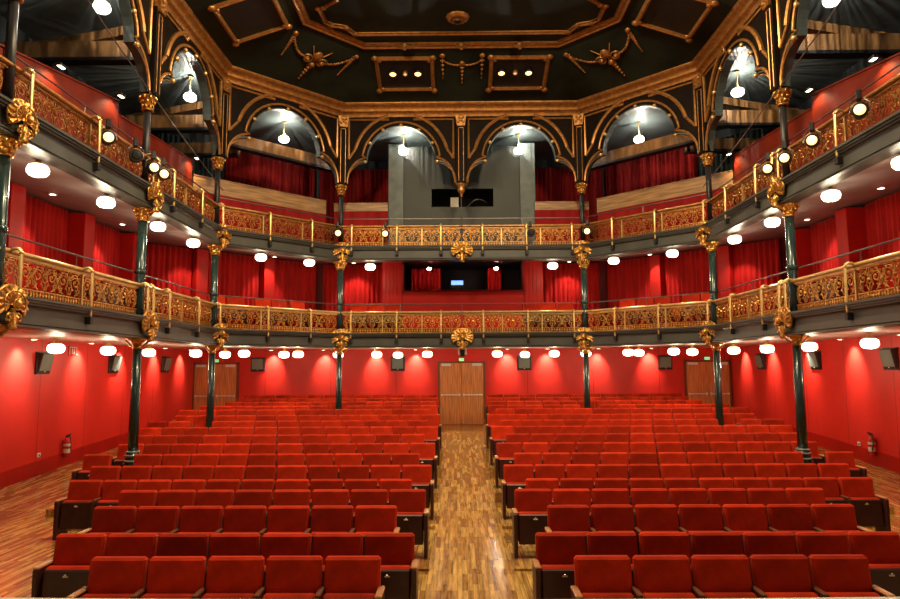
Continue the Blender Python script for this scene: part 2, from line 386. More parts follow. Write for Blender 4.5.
# ------------------------------------------------------------------ railings: gilt scrollwork
def spiral(cx, cy, r0, a0, turns, s=1, n=12, r1=.012):
    return [(cx+(r0+(r1-r0)*i/n)*math.cos(a0+s*2*PI*turns*i/n), cy+(r0+(r1-r0)*i/n)*math.sin(a0+s*2*PI*turns*i/n)) for i in range(n+1)]
def filigree(L, seed):
    """openwork panel of length L, height .56: pairs of scrolls round a medallion, small pierced band under it"""
    b = MB(); HB = .17; HT = .55; hc = (HB+HT)/2; R = .5*(HT-HB)
    def ln(p2, r=.0125): r *= .82; b.tube([(x, 0, z) for x, z in p2], r, 4, flat=.8, up=(0, 1, 0))
    nm = max(1, round(L/.62)); w = L/nm
    for m in range(nm):
        c = (m+.5)*w
        for s in (-1, 1):
            P = lambda pts: [(c+s*x, z) for x, z in pts]
            # big scroll and its counter-scroll
            ln(P(spiral(w*.25, hc+.035, R*.80, PI*1.0, 1.25, -1, 15)), .015)
            ln(P(spiral(w*.25, hc-.01, R*.95, -PI*.5, .62, 1, 8, .11)), .014)
            ln(P([(w*.06, HT), (w*.12, hc+.10), (w*.07, hc+.02), (w*.13, hc-.07), (w*.05, HB)]), .013)
            ln(P(spiral(w*.42, HT-.08, .07, PI*.5, 1.1, 1, 9)), .012)
            ln(P(spiral(w*.42, HB+.075, .065, -PI*.5, 1.1, -1, 9)), .012)
            ln(P([(w*.30, HB), (w*.36, HB+.10), (w*.46, hc), (w*.37, HT-.09), (w*.30, HT)]), .011)
            for (x, z, rr) in ((w*.25, hc+.035, .03), (w*.42, HT-.08, .02), (w*.42, HB+.075, .02), (w*.15, hc-.10, .018), (w*.34, hc-.04, .02), (w*.17, hc+.12, .02)):
                b.ball((c+s*x, -.005, z), rr*.85, 6, 4, (1, .8, 1.2))
            # leaf lobes
            for (x, z, a) in ((w*.36, hc+.09, .6), (w*.33, hc-.12, 2.2), (w*.12, hc+.13, 1.2), (w*.48, hc+.02, 1.57)):
                ln(P([(x-.035*math.cos(a), z-.035*math.sin(a)), (x, z), (x+.035*math.cos(a), z+.035*math.sin(a))]), .017)
        # medallion
        ring = [(c+.062*math.cos(2*PI*k/10), hc+.075*math.sin(2*PI*k/10)) for k in range(11)]
        ln(ring, .013); b.ball((c, -.01, hc), .028, 6, 4)
        ln([(c, HT), (c, hc+.075)], .016); ln([(c, HB), (c, hc-.075)], .016)
    # pierced band of small lozenges
    k = int(L/.075); d = L/k
    for i in range(k):
        b.add([(i*d+d*.5+x, y, z) for y in (-.012, .012) for x, z in ((0, .035), (d*.42, .085), (0, .135), (-d*.42, .085))],
              [(0, 1, 2, 3), (7, 6, 5, 4), (0, 4, 5, 1), (1, 5, 6, 2), (2, 6, 7, 3), (3, 7, 4, 0)])
    b.box(0, L, -.014, .014, .012, .04); b.box(0, L, -.014, .014, .13, .152); b.box(0, L, -.014, .014, .545, .565)
    return b
FIL = {}
def bracket():
    """S-hooked gilt stay in front of the railing, foot on a black pad"""
    b = MB()
    b.tube([(0, .06, .60), (0, .02, .655), (0, -.05, .665), (0, -.10, .64), (0, -.115, .58), (0, -.115, -.14), (0, -.115, -.17)], .026, 6)
    b.ball((0, -.115, .60), .033, 8, 5)
    return b
def pad():
    b = MB(); b.cbox(-.045, .045, -.145, -.04, -.30, -.17, .008); return b
br_me = bracket().build('bracket_stay', M['gold_bar'], smooth=True); pad_me = pad().build('bracket_foot', M['black'])
BR, PD = br_me.data, pad_me.data
bpy.data.objects.remove(br_me); bpy.data.objects.remove(pad_me)
def link(name, me, parent, loc=(0, 0, 0), rotz=0):
    o = bpy.data.objects.new(name, me); COL.objects.link(o); o.parent = parent; o.location = loc; o.rotation_euler.z = rotz; return o
baynames = {1: 'first bay', 2: 'second bay', 3: 'third bay', 4: 'slanted corner bay', 5: 'centre bay'}
for lev, hz in enumerate((1.06, 3.73)):
    for i in range(1, len(RING)-2):
        a, c = Vector(RING[i]), Vector(RING[i+1]); L = (c-a).length; ang = math.atan2(c.y-a.y, c.x-a.x)
        sd = 'left' if (a.x+c.x) < 0 else 'right'; k = i if sd == 'left' else len(RING)-2-i
        lab = 'gilt scrollwork railing of the %s balcony, %s %s' % (('lower', 'upper')[lev], sd, {1: 'bay nearest the stage', 2: 'side bay second from stage', 3: 'side bay third from stage', 4: 'slanted corner bay', 5: 'half of the centre bay'}[k])
        r = thing('balcony_railing', lab, 'railing', (a.x, a.y, hz+H0), ang, group='gilt balcony railings')
        npan = 3 if k in (4, 5) else 2
        g0 = .10 if RING[i] != (0, 20.2) else .02; g1 = .10 if RING[i+1] != (0, 20.2) else .02; gap = g0; w = (L-g0-g1)/npan
        key = (lev, round(w-.05, 3))
        if key not in FIL:
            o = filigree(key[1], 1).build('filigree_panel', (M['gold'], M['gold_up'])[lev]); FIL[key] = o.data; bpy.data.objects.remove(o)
        for q in range(npan): link('filigree_panel', FIL[key], r, (gap+q*w+.025, 0, 0))
        # stays: positions read along the bay
        for f in {5: (.10, .47, .83), 4: (.37, .71), 3: (.03, .22, .62, .97), 2: (.04, .48, .97), 1: (.5,)}[k]:
            if k == 5 and sd == 'right': f = 1-f
            elif sd == 'right': f = 1-f
            st = link('bracket_stay', BR, r, (f*L, -.12, 0)); link('bracket_foot', PD, st, (0, 0, 0))
        # slim uprights
        for q in range(1, npan):
            MB().box(gap+q*w-.018, gap+q*w+.018, -.03, .02, .0, .56).build('upright', M['gold_bar'], r)
        b = MB(); b.tube([(-.02, -.05, .635), (L+.02, -.05, .635)], .034, 8); b.box(0, L, -.03, .03, .565, .61)
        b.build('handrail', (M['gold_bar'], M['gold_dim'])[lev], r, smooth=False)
    # plain steel tube carried above the gilt handrail
    lab = 'thin dark steel guard rail running above the %s balcony railing' % ('lower', 'upper')[lev]
    b = MB(); pth = [offs(RING, i, -.10) for i in range(1, len(RING)-1)]
    b.tube([(x, y, hz+.90+H0) for x, y in pth], .016, 6)
    g = thing('guard_rail', lab, 'rail', (0, 0, 0)); b.build('rail_tube', M['steel'], g)
    b = MB()
    for i in range(len(pth)-1):
        p, q = Vector(pth[i]), Vector(pth[i+1])
        for f in (.0, .5):
            m_ = p.lerp(q, f); b.tube([(m_.x, m_.y, hz+H0), (m_.x, m_.y, hz+.9+H0)], .010, 5)
    b.build('rail_posts', M['steel'], g)

# ------------------------------------------------------------------ gilt shells on the fascias
def shell():
    b = MB(); b.smooth = True; nt_ = 56; nr = 7; vs = []
    for j in range(nr+1):
        f = j/nr
        for i in range(nt_+1):
            a = math.radians(-38+256*i/nt_); rid = abs(math.sin(8*(a-PI/2))) if True else 0
            R = .42*(1+.06*rid)*f
            x = R*math.cos(a); z = R*math.sin(a)*.80
            y = -.03-.08*math.sin(PI*min(1, f*1.0))*.9-.06*rid*f-.02*(f > .9)
            vs.append((x, y, z))
    N = nt_+1
    b.add(vs, [(j*N+i, j*N+i+1, (j+1)*N+i+1, (j+1)*N+i) for j in range(nr) for i in range(nt_)])
    rim = [(.43*math.cos(math.radians(-38+256*i/40)), -.05, .43*.80*math.sin(math.radians(-38+256*i/40))) for i in range(41)]
    b.tube(rim, .035, 6)
    b.tube([(x*.72, y-.09, z*.72) for x, y, z in rim], .014, 5)
    return b
def shell_boss():
    b = MB(); b.smooth = True
    b.ball((0, -.20, -.01), .075, 12, 8, (1, .8, 1.15)); b.tube([(.105*math.cos(2*PI*k/12), -.18, -.01+.105*math.sin(2*PI*k/12)) for k in range(12)], .016, 5, closed=True, up=(0, 1, 0))
    for s in (-1, 1):
        b.tube([(x*s, -.12, z) for x, z in spiral(.14, -.27, .085, PI*.6, 1.1, -1, 12, .02)], .026, 6)
        b.tube([(s*.13, -.10, -.16), (s*.08, -.12, -.28), (s*.10, -.09, -.44)], .028, 6)
    b.lathe([(.05, -.50), (.11, -.46), (.07, -.40), (.085, -.30), (.10, -.22), (.06, -.14), (.03, -.08)], 10, (0, -.09, 0), sy=.8, flute=.12, nf=5)
    return b
so = shell().build('scallop', M['gold']); sb_ = shell_boss().build('boss', M['gold']); SH, SB = so.data, sb_.data
bpy.data.objects.remove(so); bpy.data.objects.remove(sb_)
names_ring = {2: 'nearest the stage', 3: 'at the second column from the stage', 4: 'at the corner column', 5: 'at the back column'}
for lev, hz in enumerate((.864, 3.517)):
    for i in range(2, len(RING)-2):
        x, y = offs(RING, i, .20); k = i if i <= 6 else 12-i
        lab = 'gilt scallop shell, %s balcony front, ' % ('lower', 'upper')[lev]+('at the very centre' if i == 6 else '%s side %s' % (side(RING[i][0]), names_ring[k]))
        r = thing('shell_ornament', lab, 'ornament', (x, y, hz+.05+H0), nodeang(i), group='gilt shells on the balcony fronts')
        link('scallop', SH, r); link('boss', SB, r); r.scale = (.74, .74, .74)

# ------------------------------------------------------------------ columns
def capital(r, h, big=1.):
    b = MB(); b.smooth = True
    b.lathe([(r*1.02, 0), (r*1.35, .02*h), (r*1.35, .07*h), (r*1.05, .10*h), (r*1.10, .35*h), (r*1.35*big, .62*h), (r*1.9*big, .86*h), (r*2.0*big, .92*h), (r*2.0*big, h), (.02, h)], 16)
    for j, (zz, rr, kk, sz) in enumerate(((.30, 1.25, 8, .30), (.58, 1.5*big, 8, .34), (.84, 1.95*big, 8, .36))):
        for q in range(kk):
            a = 2*PI*(q+.5*j)/kk; b.ball((r*rr*math.cos(a), r*rr*math.sin(a), zz*h), r*sz, 6, 5, (1, 1, 1.35))
    return b
def lower_col():
    r = thing('iron_column', '', 'column')
    b = MB(); b.smooth = True
    b.lathe([(.165, .0), (.165, 3.05)], 20) if False else b.lathe([(.098, .98), (.092, 1.8), (.080, 3.06)], 20)
    b.build('shaft', M['iron'], r)
    b = MB(); b.smooth = True
    b.lathe([(.155, -.12), (.155, .55), (.15, .80), (.145, .84), (.12, .98)], 24)
    b.build('pedestal', M['iron'], r)
    b = MB(); b.smooth = True
    for z, q in ((.80, .165), (.90, .155), (.97, .13)): b.lathe([(q-.03, z-.025), (q, z-.015), (q+.008, z), (q, z+.015), (q-.03, z+.025)], 24)
    b.build('rings', M['chrome2'], r)
    b = MB(); b.smooth = True
    b.lathe([(.082, 3.0), (.10, 3.02), (.10, 3.05), (.085, 3.07), (.09, 3.12), (.16, 3.17), (.235, 3.19), (.235, 3.215), (.02, 3.215)], 20)
    for q in range(4):
        a = PI/2*q; c_, s_ = math.cos(a), math.sin(a)
        b.tube([(c_*.09, s_*.09, 3.04), (c_*.16, s_*.16, 3.09), (c_*.25, s_*.25, 3.19)], .022, 6)
    b.build('capital', M['gold'], r)
    return r
M['chrome2'] = mat('greenish_polished_iron', (.22, .28, .25), .22, .6)
def mid_col():
    r = thing('iron_column', '', 'column')
    b = MB(); b.smooth = True; b.lathe([(.096, -.1), (.096, .5), (.090, 2.06)], 18); b.build('shaft', M['iron'], r)
    b = MB(); b.smooth = True; b.lathe([(.10, .92), (.112, .95), (.112, .99), (.10, 1.02)], 18); b.build('collar', M['iron'], r)
    o = capital(.092, .26).build('capital', M['gold'], r); o.location.z = 2.02
    return r
def top_col():
    r = thing('iron_column', '', 'column')
    b = MB(); b.smooth = True; b.lathe([(.074, -.05), (.070, 1.60)], 16); b.build('shaft', M['black'], r)
    o = capital(.088, .32, .95).build('capital', M['gold'], r); o.location.z = 1.58
    return r
cols = [lower_col(), mid_col(), top_col()]
colh = (-2.59, 1.0, 3.78)
first = [True]*3
lv = ('under the lower balcony', 'between the two balconies', 'in the upper gallery')
look = ('dark green iron column with ringed pedestal', 'slim dark green iron column with gilt capital', 'slender black iron column with gilt capital')
for j in range(3):
    for i in (2, 3, 4, 5, 7, 8, 9, 10):
        x, y = RING[i]; k = i if i < 6 else 12-i
        lab = '%s %s, %s side, %s' % (look[j], lv[j], side(x), names_ring[k])
        lab = lab.replace('nearest the stage', 'nearest stage').replace('at the second column from the stage', 'second from stage')
        z = (colh[j] if j else row_floor(y) if y > 12 else -2.59)+H0
        if j == 0: z = -2.59+H0
        if first[j]:
            r = cols[j]; first[j] = False; r.location = (x, y, z); r.rotation_euler.z = nodeang(i); r['label'] = lab; r['group'] = 'iron columns '+lv[j]
        else: copy_tree(cols[j], (x, y, z), nodeang(i), lab, 'iron columns '+lv[j])

# ------------------------------------------------------------------ arcade above the gallery
def arc_pts(w, dr=0., n=22, t0=180., t1=0.):
    c = w/2; r = .288*w+dr; v = 1.12+dr
    return [(c+r*math.cos(math.radians(t0+(t1-t0)*i/n)), 6.42+v*math.sin(math.radians(t0+(t1-t0)*i/n))) for i in range(n+1)]
def flare(w, e=.15, n=8, dr=0.):
    c = w/2; r = .288*w
    return [(c-r-(c-r-e)*math.cos(math.radians(90*i/n)), 5.72+(.70+dr)*math.sin(math.radians(90*i/n))) for i in range(n+1)]
bay_lab = {1: 'bay nearest the stage', 2: 'side bay second from stage', 3: 'side bay third from stage', 4: 'slanted corner bay', 5: 'half of the centre bay'}
for i in range(1, len(RING)-2):
    a, c2 = Vector(RING[i]), Vector(RING[i+1]); w = (c2-a).length; ang = math.atan2(c2.y-a.y, c2.x-a.x)
    sd = 'left' if (a.x+c2.x) < 0 else 'right'; k = i if sd == 'left' else len(RING)-2-i
    r = thing('arcade_arch', 'dark cusped arch with gilt mouldings above the gallery, %s %s' % (sd, bay_lab[k]), 'arch', (a.x, a.y, H0), ang, group='cusped arches of the gallery arcade')
    fl = flare(w); ar = arc_pts(w)
    opening = fl+ar[1:-1]+[(w-x, z) for x, z in fl[::-1]]
    # wall in strips above the opening so every face is convex
    def strip(pts, y0, y1, bb, top=7.92):
        for (p, q) in zip(pts[:-1], pts[1:]):
            if abs(p[0]-q[0]) < 1e-5: continue
            x0, z0, x1, z1 = p[0], p[1], q[0], q[1]
            vs = [(x0, y, z) for y in (y0, y1) for (x0, z) in ((p[0], p[1]), (q[0], q[1]), (q[0], top), (p[0], top))]
            bb.add(vs, [(0, 1, 2, 3), (7, 6, 5, 4), (3, 2, 6, 7)])
    b = MB(); strip([(0, 5.72)]+opening+[(w, 5.72)], -.07, .10, b); b.build('spandrel_wall', M['spand'], r)
    b = MB()
    ri = [(x, z) for x, z in opening]
    n_ = len(ri); vs = [(x, y, z) for x, z in ri for y in (-.10, .11)]
    vs += [(x+(.0), y, z+.035) for x, z in ri for y in (-.10, .11)]
    b.add(vs, [(2*q, 2*q+1, 2*q+3, 2*q+2) for q in range(n_-1)]+[(2*n_+2*q, 2*n_+2*q+2, 2*n_+2*q+3, 2*n_+2*q+1) for q in range(n_-1)]+[(2*q, 2*q+2, 2*n_+2*q+2, 2*n_+2*q) for q in range(n_-1)]+[(2*q+1, 2*n_+2*q+1, 2*n_+2*q+3, 2*q+3) for q in range(n_-1)])
    b.build('arch_reveal', M['reveal'], r)
    # gilt lines
    b = MB(); c = w/2
    f2 = flare(w, .19, 8, .10)
    g1 = f2+[p for p in arc_pts(w, .14, 22, 172, 8)]+[(w-x, z) for x, z in f2[::-1]]
    b.tube([(x, -.10, z) for x, z in g1], .034, 6, up=(0, 1, 0))
    b.tube([(x, -.10, z-.05) for x, z in fl], .012, 5, up=(0, 1, 0)); b.tube([(w-x, -.10, z-.05) for x, z in fl], .012, 5, up=(0, 1, 0))
    b.build('arch_moulding', M['gold_dim'], r)
    for s in (0, 1):
        X = (lambda x: x) if s == 0 else (lambda x: w-x)
        aa = arc_pts(w, .40, 12, 165, 106)
        poly = [(.24, 6.50), (.24, 7.76), (aa[-1][0]+.02, 7.76)]+aa[::-1]+[(.24, 6.50)]
        b = MB(); b.tube([(X(x), -.095, z) for x, z in poly], .040, 6, up=(0, 1, 0)); b.tube([(X(x), -.11, z) for x, z in aa], .055, 6, up=(0, 1, 0))
        b.build('spandrel_frame', M['gold_dim'], r)
    for q in range(7):
        an = math.radians(180-30*q); x = c+(.288*w+.045)*math.cos(an)*1.0; z = 6.42+(1.12+.02)*math.sin(an)-(.03 if q in (0, 6) else 0)
        b = MB(); b.smooth = True; b.ball((x, -.14, z), .055, 8, 6); b.build('gilt_knob', M['gold_bar'], r)
for i in range(2, len(RING)-2):
    x, y = RING[i]; k = i if i <= 6 else 12-i
    r = thing('arcade_pilaster', 'dark gilt-edged pilaster between gallery arches, '+('over the centre' if i == 6 else '%s %s' % (side(x), names_ring[k])), 'pilaster', (x, y, H0), nodeang(i), group='pilasters of the gallery arcade')
    MB().cbox(-.15, .15, -.19, .10, 5.68 if i != 6 else 5.70, 7.60, .01).build('shaft', M['spand'], r)
    b = MB()
    for s in (-1, 1): b.tube([(s*.075, -.195, 5.75), (s*.075, -.195, 7.45)], .012, 5)
    b.tube([(-.075, -.195, 7.45), (.075, -.195, 7.45)], .012, 5)
    b.build('gilt_lines', M['gold_dim'], r)
    b = MB(); b.prism([(-.12, 7.50), (.12, 7.50), (.17, 7.84), (-.17, 7.84)], lambda x_, z_: (x_, -.25, z_), lambda x_, z_: (x_, -.05, z_))
    for q in range(3): b.ball((-.08+.08*q, -.26, 7.62+.05*(q % 2)), .045, 6, 5)
    b.ball((0, -.27, 7.76), .07, 7, 5, (1.4, .6, 1)); b.build('corbel', M['gold_dim'], r)
    if i == 6:
        b = MB(); b.smooth = True
        b.lathe([(.02, 5.28), (.05, 5.32), (.035, 5.37), (.09, 5.44), (.12, 5.52), (.08, 5.57), (.16, 5.66), (.19, 5.72), (.02, 5.73)], 12, flute=.08, nf=6); b.build('pendant_boss', M['gold_dim'], r)
        MB().tube([(0, 0, 4.4), (0, 0, 5.30)], .012, 5).build('hanging_rod', M['steel'], r)

# ------------------------------------------------------------------ cornice, cove, ceiling
t = thing('cornice', 'heavy gilt cornice running round the ceiling above the arches', 'cornice')
MB().sweep(RING, [(-.1, 7.84), (.12, 7.84), (.14, 7.90), (.10, 7.92), (.14, 7.96), (.22, 7.99), (.24, 8.05), (.20, 8.07), (.24, 8.11), (.33, 8.15), (.37, 8.19), (.37, 8.24), (.31, 8.27), (-.1, 8.27)]).build('moulding', M['gold_dim'], t)
b = MB(); b.sweep(RING, [(.30, 8.20), (2.6, 8.97), (2.6, 9.05), (.30, 8.28)])
struct(b.build('ceiling_cove', M['cove']), 'dark painted sloping cove of the ceiling', 'ceiling')
P26 = [offs(RING, i, 2.6) for i in range(len(RING))]
b = MB(); b.add([(x, y, 8.97+H0) for x, y in P26]+[(x, y, 9.1+H0) for x, y in P26], [tuple(range(len(P26))), tuple(range(2*len(P26)-1, len(P26)-1, -1))])
struct(b.build('ceiling', M['cove']), 'dark flat centre of the ceiling', 'ceiling')
t = thing('ceiling_moulding', 'gilt band edging the flat centre of the ceiling', 'moulding')
MB().sweep(RING, [(2.48, 8.88), (2.52, 8.87), (2.56, 8.90), (2.64, 8.90), (2.68, 8.92), (2.70, 8.98), (2.48, 8.98)]).build('band', M['gold_dim'], t)
for j, (x, w_) in enumerate(((-1.55, 'left'), (0, 'middle'), (1.60, 'right'))):
    b = MB(); b.prism([(-.13, 0), (0, -.2), (.13, 0), (0, .2)], lambda u, v: (u, -.02, v), lambda u, v: (u, .04, v)); b.ball((0, -.03, 0), .06)
    b.prism([(-.03, -.28), (.03, -.28), (.03, .28), (-.03, .28)], lambda u, v: (u, -.01, v), lambda u, v: (u, .03, v))
    o = b.build('diamond_ornament', M['gold_dim']); o.location = (x, 17.50, 8.86+H0); o.rotation_euler.x = math.radians(-50); o.scale = (1.2, 1.2, 1.2); tag(o, 'small gilt diamond on the ceiling band, %s of three' % w_, 'ornament', 'gilt diamonds on the ceiling band')
inner = [(3.05, 12.2), (3.05, 15.36), (3.19, 15.45), (3.46, 15.67), (3.59, 15.71), (3.55, 16.39), (3.40, 16.54), (3.20, 16.60), (3.07, 16.65), (2.93, 16.92), (2.87, 17.02)]
ip = [(-x, y) for x, y in inner]+[(x, y) for x, y in inner[::-1]]
b = MB(); b.tube([(x, y, 8.95+H0) for x, y in ip], .045, 6); b.tube([(x*.985, y-.08, 8.955+H0) for x, y in ip], .02, 5)
for (x, y) in [(s*a_, b_) for s in (-1, 1) for a_, b_ in ((3.59, 15.71), (3.46, 15.67), (3.05, 16.65), (3.40, 16.54), (2.87, 17.0))]: b.ball((x, y, 8.94+H0), .09, 8, 5, (1, 1, .5))
tag(b.build('ceiling_border', M['gold_dim']), 'thin gilt border line with notched corners on the flat ceiling', 'moulding')
t = thing('ceiling_rosette', 'round gilt rosette in the middle of the ceiling', 'rosette', (-.10, 16.2, 8.97+H0))
b = MB(); b.smooth = True; b.lathe([(.02, -.12), (.10, -.12), (.13, -.08), (.16, -.10), (.25, -.07), (.28, -.03), (.30, 0)], 24, flute=.04, nf=12); b.build('disc', M['gold_dim'], t)
b = MB(); b.lathe([(.02, -.15), (.09, -.14), (.10, -.11)], 12); b.build('grille', M['black'], t)

# objects on the cove: frame matrices (u along, v up the slope, w out of the surface, into the room)
def cove_frame(i):
    a, c = Vector(RING[i]), Vector(RING[i+1]); return a, c
def cove_matrix(mid2, tdir):
    t_ = Vector((tdir[0], tdir[1], 0)).normalized(); inn = Vector((t_.y, -t_.x, 0))
    v = (inn*2.3+Vector((0, 0, .77))).normalized(); wv = t_.cross(v).normalized()
    if wv.z > 0: wv = -wv
    o = Vector((mid2[0], mid2[1], 0))+inn*.30+Vector((0, 0, 8.20+H0))
    # X=t, Y=v, Z = t x v
    z = t_.cross(v).normalized()
    return Matrix(((t_.x, v.x, z.x, o.x), (t_.y, v.y, z.y, o.y), (t_.z, v.z, z.z, o.z), (0, 0, 0, 1))), (1 if z.z < 0 else -1)
MBK, sB = cove_matrix((0, 20.2), (1, 0))
s2 = 1
MDL, sD = cove_matrix(((-6.6-3.745)/2, 18.8), (2.855, 2.8)); MDR, _ = cove_matrix(((6.6+3.745)/2, 18.8), (2.855, -2.8))
MSL, _ = cove_matrix((-6.6, 15.0), (0, 1)); MSR, _ = cove_matrix((6.6, 15.0), (0, -1))
def put(o, Mx): o.matrix_world = Mx; return o
def thing_on(name, label, cat, Mx, u, v, group=None):
    o = bpy.data.objects.new(name, None); COL.objects.link(o); o.empty_display_size = .1
    o.matrix_world = Mx @ Matrix.Translation((u, v, 0)); return tag(o, label, cat, group)
S = sB  # direction (local Z sign) that points into the room
def ceiling_panel(Mx, u, v, w, h, label, skew=0):
    r = thing_on('ceiling_panel', label, 'ceiling panel', Mx, u, v, 'framed panels in the cove')
    b = MB(); b.box(-w/2, w/2, -h/2, h/2, S*.015-.01, S*.015+.01); b.build('recess', M['black'], r)
    b = MB(); e = .02
    for (p, q) in (((-w/2, -h/2), (w/2, -h/2)), ((-w/2, h/2), (w/2, h/2)), ((-w/2, -h/2), (-w/2, h/2)), ((w/2, -h/2), (w/2, h/2))):
        b.tube([(p[0], p[1], S*.05), (q[0], q[1], S*.05)], .055, 6); b.tube([(p[0]*1.06, p[1]*1.07, S*.03), (q[0]*1.06, q[1]*1.07, S*.03)], .025, 6)
    b.build('gilt_frame', M['gold_dim'], r)
    b = MB(); b.smooth = True
    for sx in (-1, 1):
        for sy in (-1, 1):
            b.ball((sx*(w/2+.04), sy*(h/2+.04), S*.07), .10, 8, 6, (1, 1, .6)); b.ball((sx*(w/2-.08), sy*(h/2-.05), S*.08), .07, 7, 5, (1, 1, .6))
    b.build('corner_rosettes', M['gold_dim'], r)
    return r
def spot_in(Mx, u, v, lit, label):
    r = thing_on('ceiling_spotlight', label, 'spotlight', Mx, u, v, 'spotlights in the cove panels')
    rr = .10 if lit else .06
    b = MB(); b.smooth = True; b.lathe([(rr*1.25, S*.03), (rr*1.3, S*.12), (rr*1.05, S*.13), (rr, S*.09)], 16); b.build('housing', M['black'] if lit else M['gold_dim'], r)
    b = MB(); b.smooth = True; b.lathe([(.005, S*.15), (rr*.6, S*.135), (rr*.95, S*.10)], 14); b.build('lens', M['lens'] if lit else M['lens_dim'], r)
ceiling_panel(MBK, -1.63, 1.30, 1.58, 1.24, 'gilt framed black panel in the back cove, left of the centre garland')
ceiling_panel(MBK, 1.68, 1.30, 1.60, 1.24, 'gilt framed black panel in the back cove, right of the centre garland')
for (u, l, w_) in ((-1.99, 1, 'lit lamp on the left in the left cove panel'), (-1.63, 0, 'dim small lamp between the lit ones in the left cove panel'), (-1.26, 1, 'lit lamp on the right in the left cove panel'),
                   (1.18, 1, 'lit lamp on the left in the right cove panel'), (1.58, 0, 'dim small lamp between the lit ones in the right cove panel'), (1.97, 1, 'lit lamp on the right in the right cove panel')):
    spot_in(MBK, u, 1.37, l, w_)
ceiling_panel(MSL, .35, 1.22, 1.62, 1.35, 'gilt framed dark panel in the left side cove')
ceiling_panel(MSR, -.35, 1.22, 1.62, 1.35, 'gilt framed dark panel in the right side cove')
def drop(b, u, v, L, n=6, du=0, r0=.055):
    b.tube([(u, v+.05, S*.03), (u+du, v-L, S*.03)], .014, 5)
    for k in range(n):
        f = k/(n-1); b.ball((u+du*f, v-L*f, S*.04), r0*(1-.55*f), 6, 5, (1, 1, .7))
        b.ball((u+du*f-.05*(1-f), v-L*f+.02, S*.03), r0*.6*(1-.5*f), 5, 4); b.ball((u+du*f+.05*(1-f), v-L*f+.02, S*.03), r0*.6*(1-.5*f), 5, 4)
def swag(b, p, q, sag, n=13, r=.032):
    for k in range(n):
        f = k/(n-1); b.ball((p[0]+(q[0]-p[0])*f, p[1]+(q[1]-p[1])*f-sag*4*f*(1-f), S*.035), r*(1+.35*(k % 2)), 6, 4, (1, 1, .7))
r = thing_on('garland', 'gilt plaster garland with three drops between the lit cove panels', 'garland', MBK, .03, 1.35, 'gilt garlands on the cove')
b = MB(); b.smooth = True
for u_, v_, l_ in ((-.56, .62, .85), (.57, .62, .85), (0, .33, .75)):
    b = MB(); b.smooth = True; drop(b, u_, v_, l_); b.ball((u_, v_+.05, S*.05), .085, 8, 6, (1, 1, .6)); b.build('garland_drop', M['gold_dim'], r)
for p_, q_ in (((-.56, .5), (0, .32)), ((0, .32), (.57, .5))):
    b = MB(); b.smooth = True; swag(b, p_, q_, .1); b.build('garland_swag', M['gold_dim'], r)
for Mx, w_ in ((MDL, 'left'), (MDR, 'right')):
    r = thing_on('garland', 'large gilt garland with crossed trophies on the slanted %s cove' % w_, 'garland', Mx, 0, 1.25, 'gilt garlands on the cove')
    sg = 1 if w_ == 'left' else -1
    for s in (-1, 1):
        b = MB(); b.smooth = True; b.ball((s*.97, .70, S*.05), .08, 8, 6, (1, 1, .6)); drop(b, s*.95, .62, .80, 11, s*-.04, .05); b.build('garland_drop', M['gold_dim'], r)
        b = MB(); b.smooth = True; swag(b, (s*.95, .60), (s*.35, .05), .13, 16, .034); b.build('garland_swag', M['gold_dim'], r)
    b = MB(); b.smooth = True
    for s in (-1, 1):
        b.tube([(s*x, y, S*.05) for x, y in spiral(.22, .02, .17, PI*.2, 1.4, 1, 16, .03)], .032, 6)
        b.tube([(s*.30, .50, S*.03), (s*-.12, -.20, S*.06)], .016, 5); b.ball((s*.22, .02, S*.05), .07, 7, 5)
    b.ball((0, .22, S*.05), .15, 9, 6, (.9, 1.2, .5)); b.ball((0, -.12, S*.06), .09, 8, 6); drop(b, 0, -.18, .62, 6, -.02*sg, .075)
    b.build('trophy', M['gold_dim'], r)

# ------------------------------------------------------------------ walls, piers and curtains of the two tiers
def wall_sweep(name, path, h0, h1, m, label):
    b = MB(); b.sweep(path, [(0, h0), (-.12, h0), (-.12, h1), (0, h1)]); return struct(b.build(name, m), label, 'wall')
LW = [(x, y) for x, y in OUT1[:6]]+[(-2.72, 22.8)]
wall_sweep('wall_tier_left', LW, .99, 3.66, M['reddark'], 'dark red rear wall of the lower balcony, left half')
wall_sweep('wall_tier_right', [(-x, y) for x, y in LW[::-1]], .99, 3.66, M['reddark'], 'dark red rear wall of the lower balcony, right half')
wall_sweep('wall_gallery', OUT2, 3.74, 7.6, M['darkwall'], 'dark rear wall of the upper gallery')
def on_path(path, i, d, inn=0.):
    a, c = Vector(path[i]), Vector(path[i+1]); t_ = (c-a).normalized(); n_ = Vector((t_.y, -t_.x)); p = a+t_*d+n_*inn; return p, math.atan2(t_.y, t_.x)
